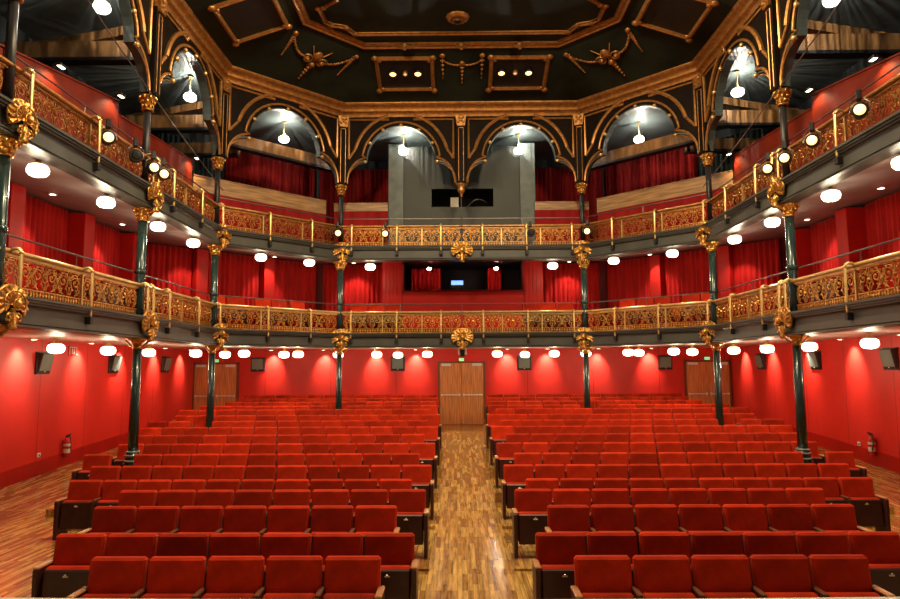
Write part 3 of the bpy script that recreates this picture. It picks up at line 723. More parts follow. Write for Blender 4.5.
def curtain(p, q, h0, h1, m, label, amp=.06, pitch=.16, group=None):
    p, q = Vector(p), Vector(q); L = (q-p).length; t_ = (q-p).normalized(); ang = math.atan2(t_.y, t_.x); n_ = int(L/pitch*8)
    rnd = random.Random(int(L*1000+p.x*77)); ph = [rnd.uniform(-.9, .9) for _ in range(60)]
    vs = []; nz = 5
    for j in range(nz+1):
        z = h0+(h1-h0)*j/nz
        for k in range(n_+1):
            x = L*k/n_; u = x/pitch; q_ = int(u) % 60; a = 2*PI*u+ph[q_]*.5*math.sin(PI*(u-int(u)))
            vs.append((x, amp*(.75+.35*ph[q_])*math.sin(a)*(.65+.35*(1-j/nz)), z+H0))
    N = n_+1
    b = MB(); b.smooth = True
    b.add(vs, [(j*N+k, j*N+k+1, (j+1)*N+k+1, (j+1)*N+k) for j in range(nz) for k in range(n_)])
    o = b.build('curtain', m); o.location = (p.x, p.y, 0); o.rotation_euler.z = ang
    md = o.modifiers.new('thickness', 'SOLIDIFY'); md.thickness = .012
    return tag(o, label, 'curtain', group)
def pier(p, ang, w, d, h0, h1, m, label):
    r = thing('wall_pier', label, 'pier', (p.x, p.y, H0), ang, 'red piers behind the lower balcony')
    MB().cbox(-w/2, w/2, -d, 0, h0, h1, .01).build('pier_body', m, r)
    return r
def mirror(p): return Vector((-p[0], p[1]))
for sgn in (-1, 1):
    sd = side(sgn)
    def place(p, ang):  # mirror for the right-hand side
        return (p, ang) if sgn < 0 else (Vector((-p.x, p.y)), -ang)
    marks = []
    for j, y in enumerate((7.4, 9.8, 12.4, 14.9, 17.2)):
        p, a = place(Vector((-9.2, y)), PI/2)
        pier(p, a if sgn < 0 else -PI/2, .42, .62, .99, 3.55, M['redpaint'], 'red wall pier behind the lower balcony, %s side, %s from stage' % (sd, ORD[j+1])); marks.append(y)
    for j, (d, nm_) in enumerate(((1.65, 'on the slanted corner nearer the side'), (3.85, 'on the slanted corner nearer the centre'))):
        pp, a = on_path(OUT1, 4, d); p, a2 = place(pp, a)
        pier(p, a2, .36, .45, .99, 3.55, M['redpaint'], 'red wall pier behind the lower balcony, %s, %s' % (sd, nm_))
    ysn = [5.0]+marks+[18.4]
    for j in range(len(ysn)-1):
        ya, yb = ysn[j]+.22, ysn[j+1]-.22
        p, q = (-9.0, ya), (-9.0, yb)
        if sgn > 0: p, q = (9.0, yb), (9.0, ya)
        curtain(p, q, 1.28, 3.60, M['curtain'], 'pleated red curtain on the %s wall of the lower balcony, %s from stage' % (sd, ORD[j+1]), group='red curtains behind the lower balcony')
    for j, (d0, d1, nm_) in enumerate(((.15, 1.45, 'corner panel nearest the side'), (1.85, 3.65, 'middle corner panel'), (4.05, 5.75, 'corner panel nearest the centre'))):
        p, _ = on_path(OUT1, 4, d0, .18); q, _ = on_path(OUT1, 4, d1, .18)
        if sgn > 0: p, q = mirror(q), mirror(p)
        curtain(p, q, 1.28, 3.58, M['curtain'], 'pleated red curtain behind the lower balcony, %s %s' % (sd, nm_), group='red curtains behind the lower balcony')
    xs = sorted((sgn*4.75, sgn*2.62))
    curtain((xs[0], 22.6), (xs[1], 22.6), 1.28, 3.56, M['curtain'], 'pleated red curtain %s of the control room' % ('left' if sgn < 0 else 'right'), group='red curtains behind the lower balcony')
    # gallery curtains
    p, _ = on_path(OUT2, 4, 2.9, .2); q, _ = on_path(OUT2, 4, 6.3, .2)
    p2, _ = on_path(OUT2, 4, .7, .2); q2, _ = on_path(OUT2, 4, 2.85, .2)
    if sgn > 0: p, q, p2, q2 = mirror(q), mirror(p), mirror(q2), mirror(p2)
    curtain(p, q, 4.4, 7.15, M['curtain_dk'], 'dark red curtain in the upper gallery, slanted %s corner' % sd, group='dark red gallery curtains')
    curtain(p2, q2, 4.4, 7.15, M['curtain_tl'], 'dark teal curtain in the upper gallery, %s corner' % sd, group='dark teal gallery curtains')
    xs = sorted((sgn*5.1, sgn*2.45))
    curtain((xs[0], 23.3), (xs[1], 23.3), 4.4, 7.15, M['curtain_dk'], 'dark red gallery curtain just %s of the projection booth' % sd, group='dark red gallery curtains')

# control room in the lower balcony
r = thing('control_room', 'control room with long window in the centre of the lower balcony', 'booth', (0, 21.7, H0))
b = MB(); b.box(-1.95, 2.05, 0, .08, .99, 2.50); b.build('front_panel', M['redpaint'], r)
b = MB(); b.box(-1.97, 2.07, -.06, .14, 2.50, 2.54); b.build('sill', M['reddark'], r)
for s, (xa, xb) in ((-1, (-2.62, -1.95)), (1, (2.05, 2.66))):
    b = MB(); b.cbox(xa, xb, -.04, .5, .99, 3.62, .02)
    for k in range(5): b.cbox(xa+.04+k*.125, xa+.04+k*.125+.085, -.055, -.03, 1.0, 3.60, .006)
    b.build('red_jamb', M['redpaint'], r)
b = MB(); b.box(-1.95, 2.05, 0, .10, 3.50, 3.64).box(-2.62, -1.95, .5, 1.0, .99, 3.6).box(2.05, 2.66, .5, 1.0, .99, 3.6); b.build('lintel', M['black'], r)
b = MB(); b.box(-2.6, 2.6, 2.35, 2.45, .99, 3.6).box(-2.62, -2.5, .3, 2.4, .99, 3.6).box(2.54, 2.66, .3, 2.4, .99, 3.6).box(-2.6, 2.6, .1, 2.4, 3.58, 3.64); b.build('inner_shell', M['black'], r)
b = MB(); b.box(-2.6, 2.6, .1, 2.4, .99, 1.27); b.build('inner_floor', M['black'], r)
OUT1w = None
curtain((-1.75, 23.2), (-.72, 23.2), 1.3, 3.5, M['curtain'], 'red curtain inside the control room, left of the blue screen', .05, .15)
curtain((.95, 23.2), (1.42, 23.2), 1.3, 3.5, M['curtain'], 'narrow red curtain inside the control room, right of the screen', .05, .15)
r = thing('mixing_desk', 'dark sound desk inside the control room window', 'desk', (0, 22.2, H0))
MB().cbox(-.75, .95, -.15, .35, 2.30, 2.60, .02).build('desk_top', M['black'], r); MB().box(-.7, -.6, -.1, .3, 1.27, 2.3).build('leg', M['black'], r); MB().box(.8, .9, -.1, .3, 1.27, 2.3).build('leg', M['black'], r)
b = MB(); b.cbox(-.30, -.10, .30, .36, 2.75, 2.95, .01)
r = thing('computer_monitor', 'blue glowing screen on the desk in the control room', 'monitor', (-.14, 22.35, H0+2.60))
MB().cbox(-.24, .24, -.02, .02, .08, .38, .01).build('bezel', M['black'], r); MB().box(-.20, .20, -.028, -.018, .20, .345).build('screen', M['blue'], r); MB().cbox(-.04, .04, -.02, .05, 0, .1, .01).build('stand', M['black'], r)
for x, w_ in ((-1.1, 'left'), (1.2, 'right')):
    r = thing('work_lamp', 'bright lamp hanging inside the control room on the %s' % w_, 'lamp', (x, 22.55, H0+3.56), group='lamps in the control room')
    b = MB(); b.smooth = True; b.lathe([(.10, -.14), (.085, -.03), (.03, 0)], 12); b.build('lamp_shade', M['black'], r)
    b = MB(); b.smooth = True; b.ball((0, 0, -.16), .07); b.build('bulb', M['winlit'], r)

# projection booth in the gallery
r = thing('projection_booth', 'grey projection booth with black window in the centre of the gallery', 'booth', (0, 21.35, H0))
b = MB(); b.box(-1.9, 1.95, 0, .15, 3.79, 5.26).box(-1.9, 1.95, 0, .15, 5.87, 7.30).box(-1.9, -.97, 0, .15, 5.26, 5.87).box(1.06, 1.95, 0, .15, 5.26, 5.87)
b.box(-1.9, -1.8, .15, 2.1, 3.79, 7.3).box(1.85, 1.95, .15, 2.1, 3.79, 7.3); b.build('booth_wall', M['greybooth'], r)
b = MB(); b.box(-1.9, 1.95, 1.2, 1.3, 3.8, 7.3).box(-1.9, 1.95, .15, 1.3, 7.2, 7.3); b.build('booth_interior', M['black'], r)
for xa, xb in ((-2.38, -1.88), (1.93, 2.43)): MB().cbox(xa, xb, -.14, 2.1, 3.79, 7.36, .01).build('side_pilaster', M['greypil'], r)
b = MB(); b.cbox(-.35, -.08, .3, .5, 5.0, 5.66, .01); b.build('paper_notice', M['label'], r)
b = MB(); b.smooth = True; b.tube([(.15+.09*k, .5, 5.32+.32*math.sin(PI*k/10)) for k in range(9)], .012, 5); b.build('cable', M['steel'], r)
b = MB(); b.box(-.97, 1.06, .05, .07, 5.26, 5.87)

# parapets behind the gallery railing
def parapet(p, q, h0, h1, h2, m1, m2, label, hb=None):
    p, q = Vector(p), Vector(q); L = (q-p).length; ang = math.atan2(q.y-p.y, q.x-p.x)
    r = thing('gallery_parapet', label, 'parapet', (p.x, p.y, H0), ang, 'parapets behind the gallery railing')
    if m2: MB().box(0, L, -.02, .08, h0, h1).build('lower_panel', m2, r)
    h3 = h2 if hb is None else hb
    for nm_, y0_, y1_, za, zb, zc, zd in (('boarded_panel', -.03, .08, h1, h1, h2, h3), ('capping', -.05, .10, h2, h3, h2+.03, h3+.03)):
        MB().add([(x, y, z) for x, lo_, hi_ in ((0, za, zc), (L, zb, zd)) for y in (y0_, y1_) for z in (lo_, hi_)], [(0, 1, 3, 2), (4, 6, 7, 5), (0, 4, 5, 1), (2, 3, 7, 6), (1, 5, 7, 3), (0, 2, 6, 4)]).build(nm_, m1, r)
for sgn in (-1, 1):
    sd = side(sgn); f = lambda a, c: (a, c) if sgn < 0 else ((-c[0], c[1]), (-a[0], a[1]))
    parapet(*f((-4.12, 21.05), (-2.38, 21.05)), 3.8, 5.06, 5.30, M['tan'], M['curtain_dk'], 'tan boarded parapet with red lower part, %s of the booth' % sd)
    parapet(*f((-7.42, 17.78), (-4.35, 20.80)), 3.8, 4.90, 5.32, M['tan'], M['curtain_dk'], 'tan boarded parapet along the slanted %s corner of the gallery' % sd)
    for j, (y0, y1, ha, hb) in enumerate(((4.0, 9.2, 4.75, 5.02), (9.25, 13.7, 5.02, 5.74), (13.75, 17.7, 5.45, 5.70))):
        if sgn > 0: ha, hb = hb, ha
        parapet(*f((-7.45, y0), (-7.45, y1)), 3.8, 4.2, ha, M['redpaint2'], M['reddark'], 'orange red parapet on the %s side of the gallery, %s from stage' % (sd, ORD[j+1]), hb)
    for j, (yy, zz) in enumerate(((11.3, 5.40), (13.4, 5.74), (17.5, 5.72), (8.3, 5.1))):
        r = thing('wall_washer', 'small lamp lighting the %s gallery parapet, %s' % (sd, ('second from stage', 'third from stage', 'at the far end', 'nearest the stage')[j]), 'lamp', (sgn*7.22, yy, H0+zz), group='parapet lamps in the gallery')
        b = MB(); b.cbox(-.05, .05, -.09, .09, -.01, .04, .01); b.build('housing', M['black'], r)
        b = MB(); b.box(-.035, .035, -.07, .07, -.018, -.008); b.build('lens', M['down'], r)
        b = MB(); b.tube([(0, 0, .03), (sgn*.12, 0, .05), (sgn*.24, 0, -.06)], .012, 5); b.build('arm', M['black'], r)
        ld = bpy.data.lights.new('washer_light', 'SPOT'); ld.energy = 42; ld.color = (1, .66, .36); ld.spot_size = 2.2; ld.spot_blend = .8; ld.shadow_soft_size = .04
        lo = bpy.data.objects.new('washer_light', ld); COL.objects.link(lo); lo.location = (sgn*7.2, yy, H0+zz-.06); lo.rotation_euler = (0, sgn*-.35, 0)

# gallery ceiling and tie beams
b = MB(); N = len(RING)
vs = []
for i in range(N):
    x, y = offs(RING, i, -.08); vs += [(x, y, 7.62+H0), (*OUT2[i], 7.50+H0), (*OUT2[i], 7.7+H0), (x, y, 7.8+H0)]
b.add(vs, [(4*i+k, 4*i+(k+1) % 4, 4*i+4+(k+1) % 4, 4*i+4+k) for i in range(N-1) for k in range(4)])
struct(b.build('ceiling_gallery', M['ceil2']), 'teal grey ceiling over the upper gallery', 'ceiling')
def beam(p, q, h0, h1, w, label):
    p, q = Vector(p), Vector(q); L = (q-p).length; ang = math.atan2(q.y-p.y, q.x-p.x)
    r = thing('tie_beam', label, 'beam', (p.x, p.y, H0), ang, 'brown beams under the gallery ceiling')
    MB().box(0, L, -w/2, w/2, h0+.06, h1).build('beam_body', M['beam'], r)
    MB().box(0, L, -w/2-.02, w/2+.02, h0, h0+.07).build('beam_underside', M['black'], r)
for sgn in (-1, 1):
    sd = side(sgn)
    for j, y in enumerate((9.1, 13.3, 17.4)):
        beam((sgn*6.7, y+.05), (sgn*9.8, y+.05), 6.45, 6.88, .22, 'brown tie beam from the arcade to the %s gallery wall, %s from stage' % (sd, ORD[j+1]))
        # sloping strut above the beam
        r = thing('roof_strut', 'sloping brown strut above the %s tie beam, %s from stage' % (sd, ORD[j+1]), 'beam', (sgn*6.8, y+.3, H0), 0, 'sloping struts in the gallery roof')
        b = MB(); x1 = sgn*2.9
        b.add([(0, yy, z) for yy in (-.08, .08) for z in (7.25, 7.45)]+[(x1, yy, z) for yy in (-.08, .08) for z in (6.72, 6.92)], [(0, 1, 3, 2), (4, 6, 7, 5), (0, 4, 5, 1), (2, 3, 7, 6), (1, 5, 7, 3), (0, 2, 6, 4)])
        b.build('strut_body', M['beam'], r)
    p, q = (-6.9, 18.6), (-4.2, 21.3)
    if sgn > 0: p, q = (4.2, 21.3), (6.9, 18.6)
    beam(p, q, 6.45, 6.86, .22, 'brown beam across the slanted %s corner of the gallery' % sd)
    xs = sorted((sgn*6.8, sgn*9.8)); beam((xs[0], 19.6), (xs[1], 19.6), 6.45, 6.86, .22, 'brown beam deep in the %s corner of the gallery' % sd)

# ------------------------------------------------------------------ lamps
def globe_proto(hang, gm):
    r = thing('globe_lamp', '', 'lamp')
    b = MB(); b.smooth = True; b.lathe([(.05, -.28), (.12, -.265), (.158, -.22), (.162, -.16), (.14, -.11), (.09, -.085)], 18, flute=.02, nf=9); b.build('glass_shade', gm, r)
    b = MB(); b.smooth = True; b.lathe([(.10, -.10), (.105, -.07), (.05, -.05), (.035, -.02), (.02, 0)], 12); b.build('shade_holder', M['gold_bar'], r)
    b = MB(); b.lathe([(.012, 0), (.012, hang)], 6); b.lathe([(.07, hang-.015), (.06, hang), (.05, hang+.0)], 14); b.build('ceiling_rose', M['gold_bar'], r)
    return r
GP = [globe_proto(.0+.03, M['globe']), globe_proto(.03, M['globe']), globe_proto(.36, M['globe2'])]
L0 = [(-8.28, 13.36), (-8.08, 15.0), (-8.09, 17.03), (-7.34, 18.2), (-7.14, 19.94), (-6.18, 18.74), (-5.48, 20.39), (-4.95, 20.0), (-3.9, 20.9), (-2.7, 21.0), (-2.12, 22.0), (-1.10, 20.9),
      (1.10, 20.9), (2.10, 22.2), (2.9, 21.0), (3.9, 21.0), (4.95, 19.9), (5.4, 20.4), (5.98, 18.9), (6.75, 19.6), (7.3, 18.0), (7.5, 16.5), (7.7, 14.9), (7.8, 12.9)]
L1 = [(-6.78, 7.9), (-6.78, 10.15), (-6.78, 12.2), (-6.76, 14.35), (-6.75, 16.3), (-5.7, 18.5), (-4.55, 19.5), (-2.85, 20.4), (2.82, 20.4), (4.5, 19.5), (5.85, 18.3), (6.75, 16.3), (6.76, 14.35), (6.78, 12.1), (6.78, 10.1), (6.78, 7.9)]
L2 = [(-7.0, 8.2), (-7.05, 12.2), (-7.05, 16.5), (-5.45, 19.73), (-1.87, 21.0), (1.88, 21.0), (5.52, 20.0), (7.1, 16.5), (7.1, 12.2), (7.0, 8.2)]
def rank(lst, i):
    x = lst[i][0]; same = [j for j in range(len(lst)) if (lst[j][0] < 0) == (x < 0)]
    return same.index(i)+1 if x < 0 else len(same)-same.index(i)
def soff(x, y, lev):
    if lev == 0: return .64
    return 3.29+.37*.16 if lev == 1 else 7.56
for lev, (lst, gn, where) in enumerate(((L0, 'globe lamps under the lower balcony', 'under the lower balcony'), (L1, 'globe lamps under the upper balcony', 'under the upper balcony'), (L2, 'hanging lamps of the gallery', 'hanging in the upper gallery'))):
    for i, (x, y) in enumerate(lst):
        n = rank(lst, i)
        lab = 'lit opal lamp %s, %s side, %s from the stage' % (where, side(x), ORD[n])
        z = soff(x, y, lev)+H0-(.03 if lev < 2 else .36)
        if i == 0: g = GP[lev]; g.location = (x, y, z); g['label'] = lab; g['group'] = gn
        else: copy_tree(GP[lev], (x, y, z), 0, lab, gn)
        ld = bpy.data.lights.new('lamp_light', 'POINT'); ld.shadow_soft_size = .07
        ld.energy = (23, 28, 52)[lev]; ld.color = ((1, .78, .5), (1, .78, .5), (1, .92, .78))[lev]
        lo = bpy.data.objects.new('lamp_light', ld); COL.objects.link(lo); lo.location = (x, y, z-.40)
        if lev == 2:
            # fluted glass throws streaks of light: angular pattern in the lamp's own output
            lo.location = (x+.06, y-.05, z+.03); ld.shadow_soft_size = .01; ld.use_nodes = True; nt = ld.node_tree
            em = nt.nodes.get('Emission'); tc = nt.nodes.new('ShaderNodeTexCoord'); sp = nt.nodes.new('ShaderNodeSeparateXYZ')
            nt.links.new(tc.outputs['Normal'], sp.inputs[0])
            at = nt.nodes.new('ShaderNodeMath'); at.operation = 'ARCTAN2'; nt.links.new(sp.outputs[0], at.inputs[0]); nt.links.new(sp.outputs[1], at.inputs[1])
            no = nt.nodes.new('ShaderNodeTexNoise'); no.noise_dimensions = '1D'; no.inputs['Scale'].default_value = 15; no.inputs['Detail'].default_value = 3
            nt.links.new(at.outputs[0], no.inputs['W'])
            mr = nt.nodes.new('ShaderNodeMapRange'); mr.inputs['From Min'].default_value = .40; mr.inputs['From Max'].default_value = .62; mr.inputs['To Min'].default_value = .08; mr.inputs['To Max'].default_value = 2.1
            nt.links.new(no.outputs['Fac'], mr.inputs['Value']); nt.links.new(mr.outputs['Result'], em.inputs['Strength'])

# recessed downlights washing the red walls, and others in the tier soffit
DL = [(x, 24.05) for x in (-6.9, -5.0, -3.13, -1.66, 1.66, 3.1, 4.95, 6.85)]+[(s*9.47, y) for s in (-1, 1) for y in (10.4, 12.4, 14.5, 16.8, 18.9, 21.1, 23.1)]
cnt = {}
proto = None
for (x, y) in DL:
    back = y > 23.5
    key = ('back', side(x)) if back else ('side', side(x)); cnt[key] = cnt.get(key, 0)+1
    if back: lab = 'small recessed downlight by the back wall, %s half, %s from the left' % (side(x), ORD[cnt[key]])
    else: lab = 'small recessed downlight by the %s wall, %s from the stage' % (side(x), ORD[cnt[key]])
    if proto is None:
        proto = thing('downlight', lab, 'downlight', (x, y, H0+.675), group='recessed downlights along the red walls')
        b = MB(); b.lathe([(.06, -.015), (.085, -.015), (.085, .01)], 14); b.build('trim_ring', M['white'], proto)
        b = MB(); b.lathe([(.004, -.017), (.055, -.017)], 14); b.build('lens', M['down'], proto)
    else: copy_tree(proto, (x, y, H0+.675), 0, lab)
    ld = bpy.data.lights.new('downlight_beam', 'SPOT'); ld.energy = 230; ld.color = (1, .86, .74); ld.spot_size = math.radians(72); ld.spot_blend = 1.0; ld.shadow_soft_size = .03
    lo = bpy.data.objects.new('downlight_beam', ld); COL.objects.link(lo); lo.location = (x, y, H0+.64)
    tilt = .58
    lo.rotation_euler = (tilt, 0, 0) if back else (0, -tilt if x < 0 else tilt, 0)
    if not back: lo.rotation_euler = (0, tilt if x < 0 else -tilt, 0)

for s in (-1, 1):
    for j, (x, y) in enumerate(((8.3, 10.6), (8.3, 13.0), (8.3, 15.8), (7.7, 18.7), (5.9, 20.6), (3.6, 21.9))):
        f = .37*(8.3-6.6)/2.6
        o = copy_tree(proto, (s*x, y, H0+3.29+.37*max(0, (x-6.6)/2.6 if y < 17 else .62)-.005), 0, 'small recessed downlight in the upper soffit, %s side, %s from the stage' % (side(s), ORD[j+1]), 'recessed downlights under the upper balcony')
        if True:
            ld = bpy.data.lights.new('tier_beam', 'SPOT'); ld.energy = 90; ld.color = (1, .80, .66); ld.spot_size = math.radians(75); ld.spot_blend = .6; ld.shadow_soft_size = .05
            lo = bpy.data.objects.new('tier_beam', ld); COL.objects.link(lo); lo.location = o.location-Vector((0, 0, .05)); lo.rotation_euler = (0, -s*.42, 0) if j < 3 else ((.30, -s*.30, 0) if j < 5 else (.5, 0, 0))

# stage spotlights clamped on the upper railing
def parcan(lit):
    r = thing('stage_spotlight', '', 'spotlight')
    b = MB(); b.smooth = True; rot = Matrix.Rotation(math.radians(97), 4, 'X')
    b.lathe([(.03, -.20), (.085, -.19), (.11, -.10), (.115, .12), (.125, .13), (.125, .15), (.105, .15)], 18, (0, -.10, -.30), rot); b.build('can', M['black'], r)
    b = MB(); b.smooth = True; b.lathe([(.004, .165), (.055, .162), (.085, .151)], 18, (0, -.10, -.30), rot); b.build('lens', M['lens'] if lit else M['lensoff'], r)
    b = MB(); b.tube([(-.14, -.10, -.30), (-.14, -.10, -.16), (-.06, -.06, -.08), (.06, -.06, -.08), (.14, -.10, -.16), (.14, -.10, -.30)], .012, 5); b.build('yoke', M['steel'], r)
    b = MB(); b.cbox(-.04, .04, -.10, .05, -.09, .07, .012); b.build('clamp', M['black'], r)
    return r
pl, po = parcan(True), parcan(False); usedl = usedo = False
SPOT = [(2, .55, 1), (2, .79, 0), (2, .97, 1), (3, .08, 1), (4, .93, 1), (5, .38, 1), (6, .56, 0), (7, .08, 1), (8, .93, 1), (9, .10, 1), (9, .34, 1), (9, .68, 1)]
words = ['on the left side nearest the stage', 'on the left side, unlit', 'on the left just before the column', 'on the left just past the column', 'on the left slanted corner', 'at the left of the centre bay', 'at the right of the centre bay, unlit', 'on the right slanted corner',
         'on the right just past the column', 'on the right just before the column', 'on the right side, middle', 'on the right side nearest the stage']
for (i, f, lit), w_ in zip(SPOT, words):
    p, a = on_path(RING, i, f*(Vector(RING[i+1])-Vector(RING[i])).length, .22)
    loc = (p.x, p.y, 3.73+.64+H0); lab = '%s stage spotlight clamped to the upper railing, %s' % ('lit' if lit else 'dark', w_)
    # aimed at the stage
    if i <= 4: rz = a*.35
    elif i >= 7: rz = a*.35
    else: rz = 0
    if lit and not usedl: o = pl; usedl = True; o.location = loc; o.rotation_euler.z = rz; o['label'] = lab; o['group'] = 'stage spotlights on the upper railing'
    elif not lit and not usedo: o = po; usedo = True; o.location = loc; o.rotation_euler.z = rz; o['label'] = lab; o['group'] = 'stage spotlights on the upper railing'
    else: copy_tree(pl if lit else po, loc, rz, lab, 'stage spotlights on the upper railing')

# cables slung from the gallery columns
for s in (-1, 1):
    b = MB(); pa = Vector((s*6.35, 9.0, 6.6+H0)); pb = Vector((s*6.4, 17.3, 4.75+H0))
    b.tube([pa.lerp(pb, k/10)+Vector((0, 0, -.12*math.sin(PI*k/10))) for k in range(11)], .012, 5)
    tag(b.build('slung_cable', M['steel']), 'thin cable slung in front of the %s gallery arches' % side(s), 'cable')

# ------------------------------------------------------------------ things on the red walls
def wall_monitor(x, y, rotz, label, tilt=.35):
    r = thing('wall_monitor', label, 'monitor', (x, y, H0+.16), rotz, 'grey panels on the red walls')
    MB().box(-.26, .26, -.03, .0, -.26, .26).build('back_plate', M['black'], r)
    b = MB(); b.add([(-.24, -.03, -.24), (.24, -.03, -.24), (.24, -.03, .24), (-.24, -.03, .24), (-.22, -.06, -.22), (.22, -.06, -.22), (.22, -.15, .22), (-.22, -.15, .22)],
                    [(0, 3, 2, 1), (4, 5, 6, 7), (0, 1, 5, 4), (1, 2, 6, 5), (2, 3, 7, 6), (3, 0, 4, 7)]); b.build('cabinet', M['black'], r)
    b = MB(); b.add([(-.20, -.075, -.18), (.20, -.075, -.18), (.20, -.155, .20), (-.20, -.155, .20), (-.20, -.06, -.18), (.20, -.06, -.18), (.20, -.14, .20), (-.20, -.14, .20)],
                    [(0, 1, 2, 3), (4, 7, 6, 5), (0, 4, 5, 1), (1, 5, 6, 2), (2, 6, 7, 3), (3, 7, 4, 0)]); b.build('screen', M['screen'], r)
    MB().ball((0, -.075, -.20), .012).build('status_light', M['lens_dim'], r)
for x, w_ in ((-7.47, 'back wall, far left beside the left doors'), (-2.33, 'back wall, left of the centre doors'), (2.29, 'back wall, right of the centre doors'), (7.43, 'back wall, far right beside the right doors')):
    wall_monitor(x, WY, 0, 'grey tilted screen on the '+w_)
for s in (-1, 1):
    for y, w_ in ((15.4, 'nearest the stage'), (18.6, 'middle of three'), (21.9, 'farthest from the stage')):
        wall_monitor(s*WX, y, s*-PI/2, 'grey tilted screen on the %s wall, %s' % (side(s), w_))
def extinguisher(x, y, z, rotz, label):
    r = thing('fire_extinguisher', label, 'fire extinguisher', (x, y, z), rotz, 'fire extinguishers')
    b = MB(); b.smooth = True; b.lathe([(.06, 0), (.075, .02), (.075, .36), (.06, .42), (.03, .46), (.025, .48)], 16, (0, -.10, 0)); b.build('cylinder', M['extred'], r)
    b = MB(); b.cbox(-.03, .03, -.13, -.07, .47, .52, .006); b.tube([(0, -.10, .52), (.0, -.19, .55)], .012, 5); b.tube([(0, -.10, .50), (0, -.18, .51)], .010, 5); b.build('valve', M['black'], r)
    b = MB(); b.smooth = True; b.tube([(.03, -.10, .49), (.10, -.12, .47), (.11, -.13, .30), (.09, -.15, .12)], .013, 6); b.build('hose', M['black'], r)
    b = MB(); b.lathe([(.077, .10), (.077, .20)], 16, (0, -.10, 0)); b.lathe([(.077, .26), (.077, .32)], 16, (0, -.10, 0)); b.build('label_band', M['label'], r)
    b = MB(); b.box(-.03, .03, -.03, 0, .28, .40); b.build('wall_bracket', M['steel'], r)
extinguisher(-WX, 16.4, floor_h(16.4)+H0+.24, PI/2, 'red fire extinguisher low on the left wall')
extinguisher(WX, 16.2, floor_h(16.2)+H0+.24, -PI/2, 'red fire extinguisher low on the right wall')
for x, y, h, w_ in ((-WX, 15.45, -1.95, 'left of the extinguisher on the left wall'), (WX, 16.85, -1.93, 'beside the extinguisher on the right wall')):
    r = thing('wall_socket', 'cream wall socket '+w_, 'socket', (x, y, h+H0), PI/2 if x < 0 else -PI/2, 'wall sockets')
    MB().cbox(-.06, .06, -.02, 0, -.05, .05, .006).build('plate', M['label'], r); MB().box(-.02, .02, -.024, -.018, -.02, .02).build('outlet', M['black'], r)
r = thing('number_sign', 'small outlined white number sign high on the left wall', 'sign', (-WX, 16.6, H0+.47), PI/2)
b = MB()
for (x0, x1, z0, z1) in ((-.16, -.14, -.1, .1), (.14, .16, -.1, .1), (-.16, .16, .085, .1), (-.05, -.02, -.07, .06), (.03, .05, -.07, .06), (.03, .1, .045, .06)): b.box(x0, x1, -.02, -.012, z0, z1)
b.build('marks', M['label'], r); MB().box(-.18, .18, -.013, 0, -.12, .12).build('sign_plate', M['redpaint'], r)
for s in (-1, 1):
    r = thing('access_hatch', 'flush red access hatch outline on the %s wall' % side(s), 'hatch', (s*WX, 20.1, H0-.40), -s*PI/2, 'access hatches') if s > 0 else None
    if r: MB().cbox(-.22, .22, -.012, 0, -.22, .22, .004).build('hatch_door', wallL, r); MB().ball((.17, -.02, 0), .014).build('catch', M['chrome'], r)
# small white and black projector under the centre shell
r = thing('ceiling_camera', 'small white box camera hanging under the centre of the lower balcony', 'camera', (0, 20.25, H0+.60))
MB().cbox(-.13, .13, -.10, .15, -.20, .0, .01).build('housing', M['white'], r); MB().cbox(-.07, .07, -.13, -.09, -.26, -.04, .008).build('lens_unit', M['black'], r)

# ------------------------------------------------------------------ seats
def rbox(b, x0, x1, y0, y1, z0, z1, c=.02, shear=0): b.cbox(x0, x1, y0, y1, z0, z1, c, shear)
def seat_parts():
    me = {}
    b = MB(); rbox(b, -.258, .258, -.16, -.07, .40, .86, .022, .075); me['backrest'] = (b, M['velvet'])
    b = MB(); rbox(b, -.245, .245, -.075, -.045, .30, .83, .01, .085); me['back_board'] = (b, M['seat_shell'])
    b = MB(); rbox(b, -.235, .235, -.31, -.215, .19, .585, .02, .03); me['seat_cushion'] = (b, M['velvet'])
    b = MB(); rbox(b, -.232, .232, -.335, -.305, .175, .565, .012, .03); me['seat_underside'] = (b, M['seat_shell'])
    b = MB(); b.cbox(-.028, .028, -.318, -.303, .495, .51, .003); b.ball((0, -.318, .515), .013, 6, 4); me['number_plate'] = (b, M['plate'])
    b = MB(); rbox(b, -.026, .026, -.38, -.06, .02, .585, .008); me['arm_standard'] = (b, M['seat_shell'])
    b = MB(); rbox(b, -.026, .026, -.33, -.10, .585, .607, .008); me['armrest'] = (b, M['arm_dark'])
    b = MB(); rbox(b, -.033, .033, -.37, -.08, .585, .612, .01); me['end_armrest'] = (b, M['arm'])
    out = {}
    for k, (b, m) in me.items():
        o = b.build(k, m); out[k] = o.data; bpy.data.objects.remove(o)
    return out
SP = seat_parts()
def make_seat(first_in_row_side, end_right=False):
    r = thing('theatre_seat', '', 'seat')
    link('backrest', SP['backrest'], r); link('back_board', SP['back_board'], r)
    cu = link('seat_cushion', SP['seat_cushion'], r); un = link('seat_underside', SP['seat_underside'], cu); 
    link('number_plate', SP['number_plate'], cu)
    a = link('arm_standard', SP['arm_standard'], r, (SW/2, 0, 0)); link('armrest', SP['end_armrest' if end_right else 'armrest'], a)
    if first_in_row_side:
        a = link('arm_standard', SP['arm_standard'], r, (-SW/2, 0, 0)); link('armrest', SP['end_armrest'], a)
    return r
PRO = {'mid': make_seat(False), 'left': make_seat(True), 'right': make_seat(False, True)}; used = set(); seatA = PRO['mid']
COLS = [RING[i] for i in (2, 3, 4, 5, 7, 8, 9, 10)]
count = 0; rest = MB(); rest_arm = MB(); NIND = 300
mats_rest = [M['velvet'], M['seat_shell'], M['arm'], M['plate']]
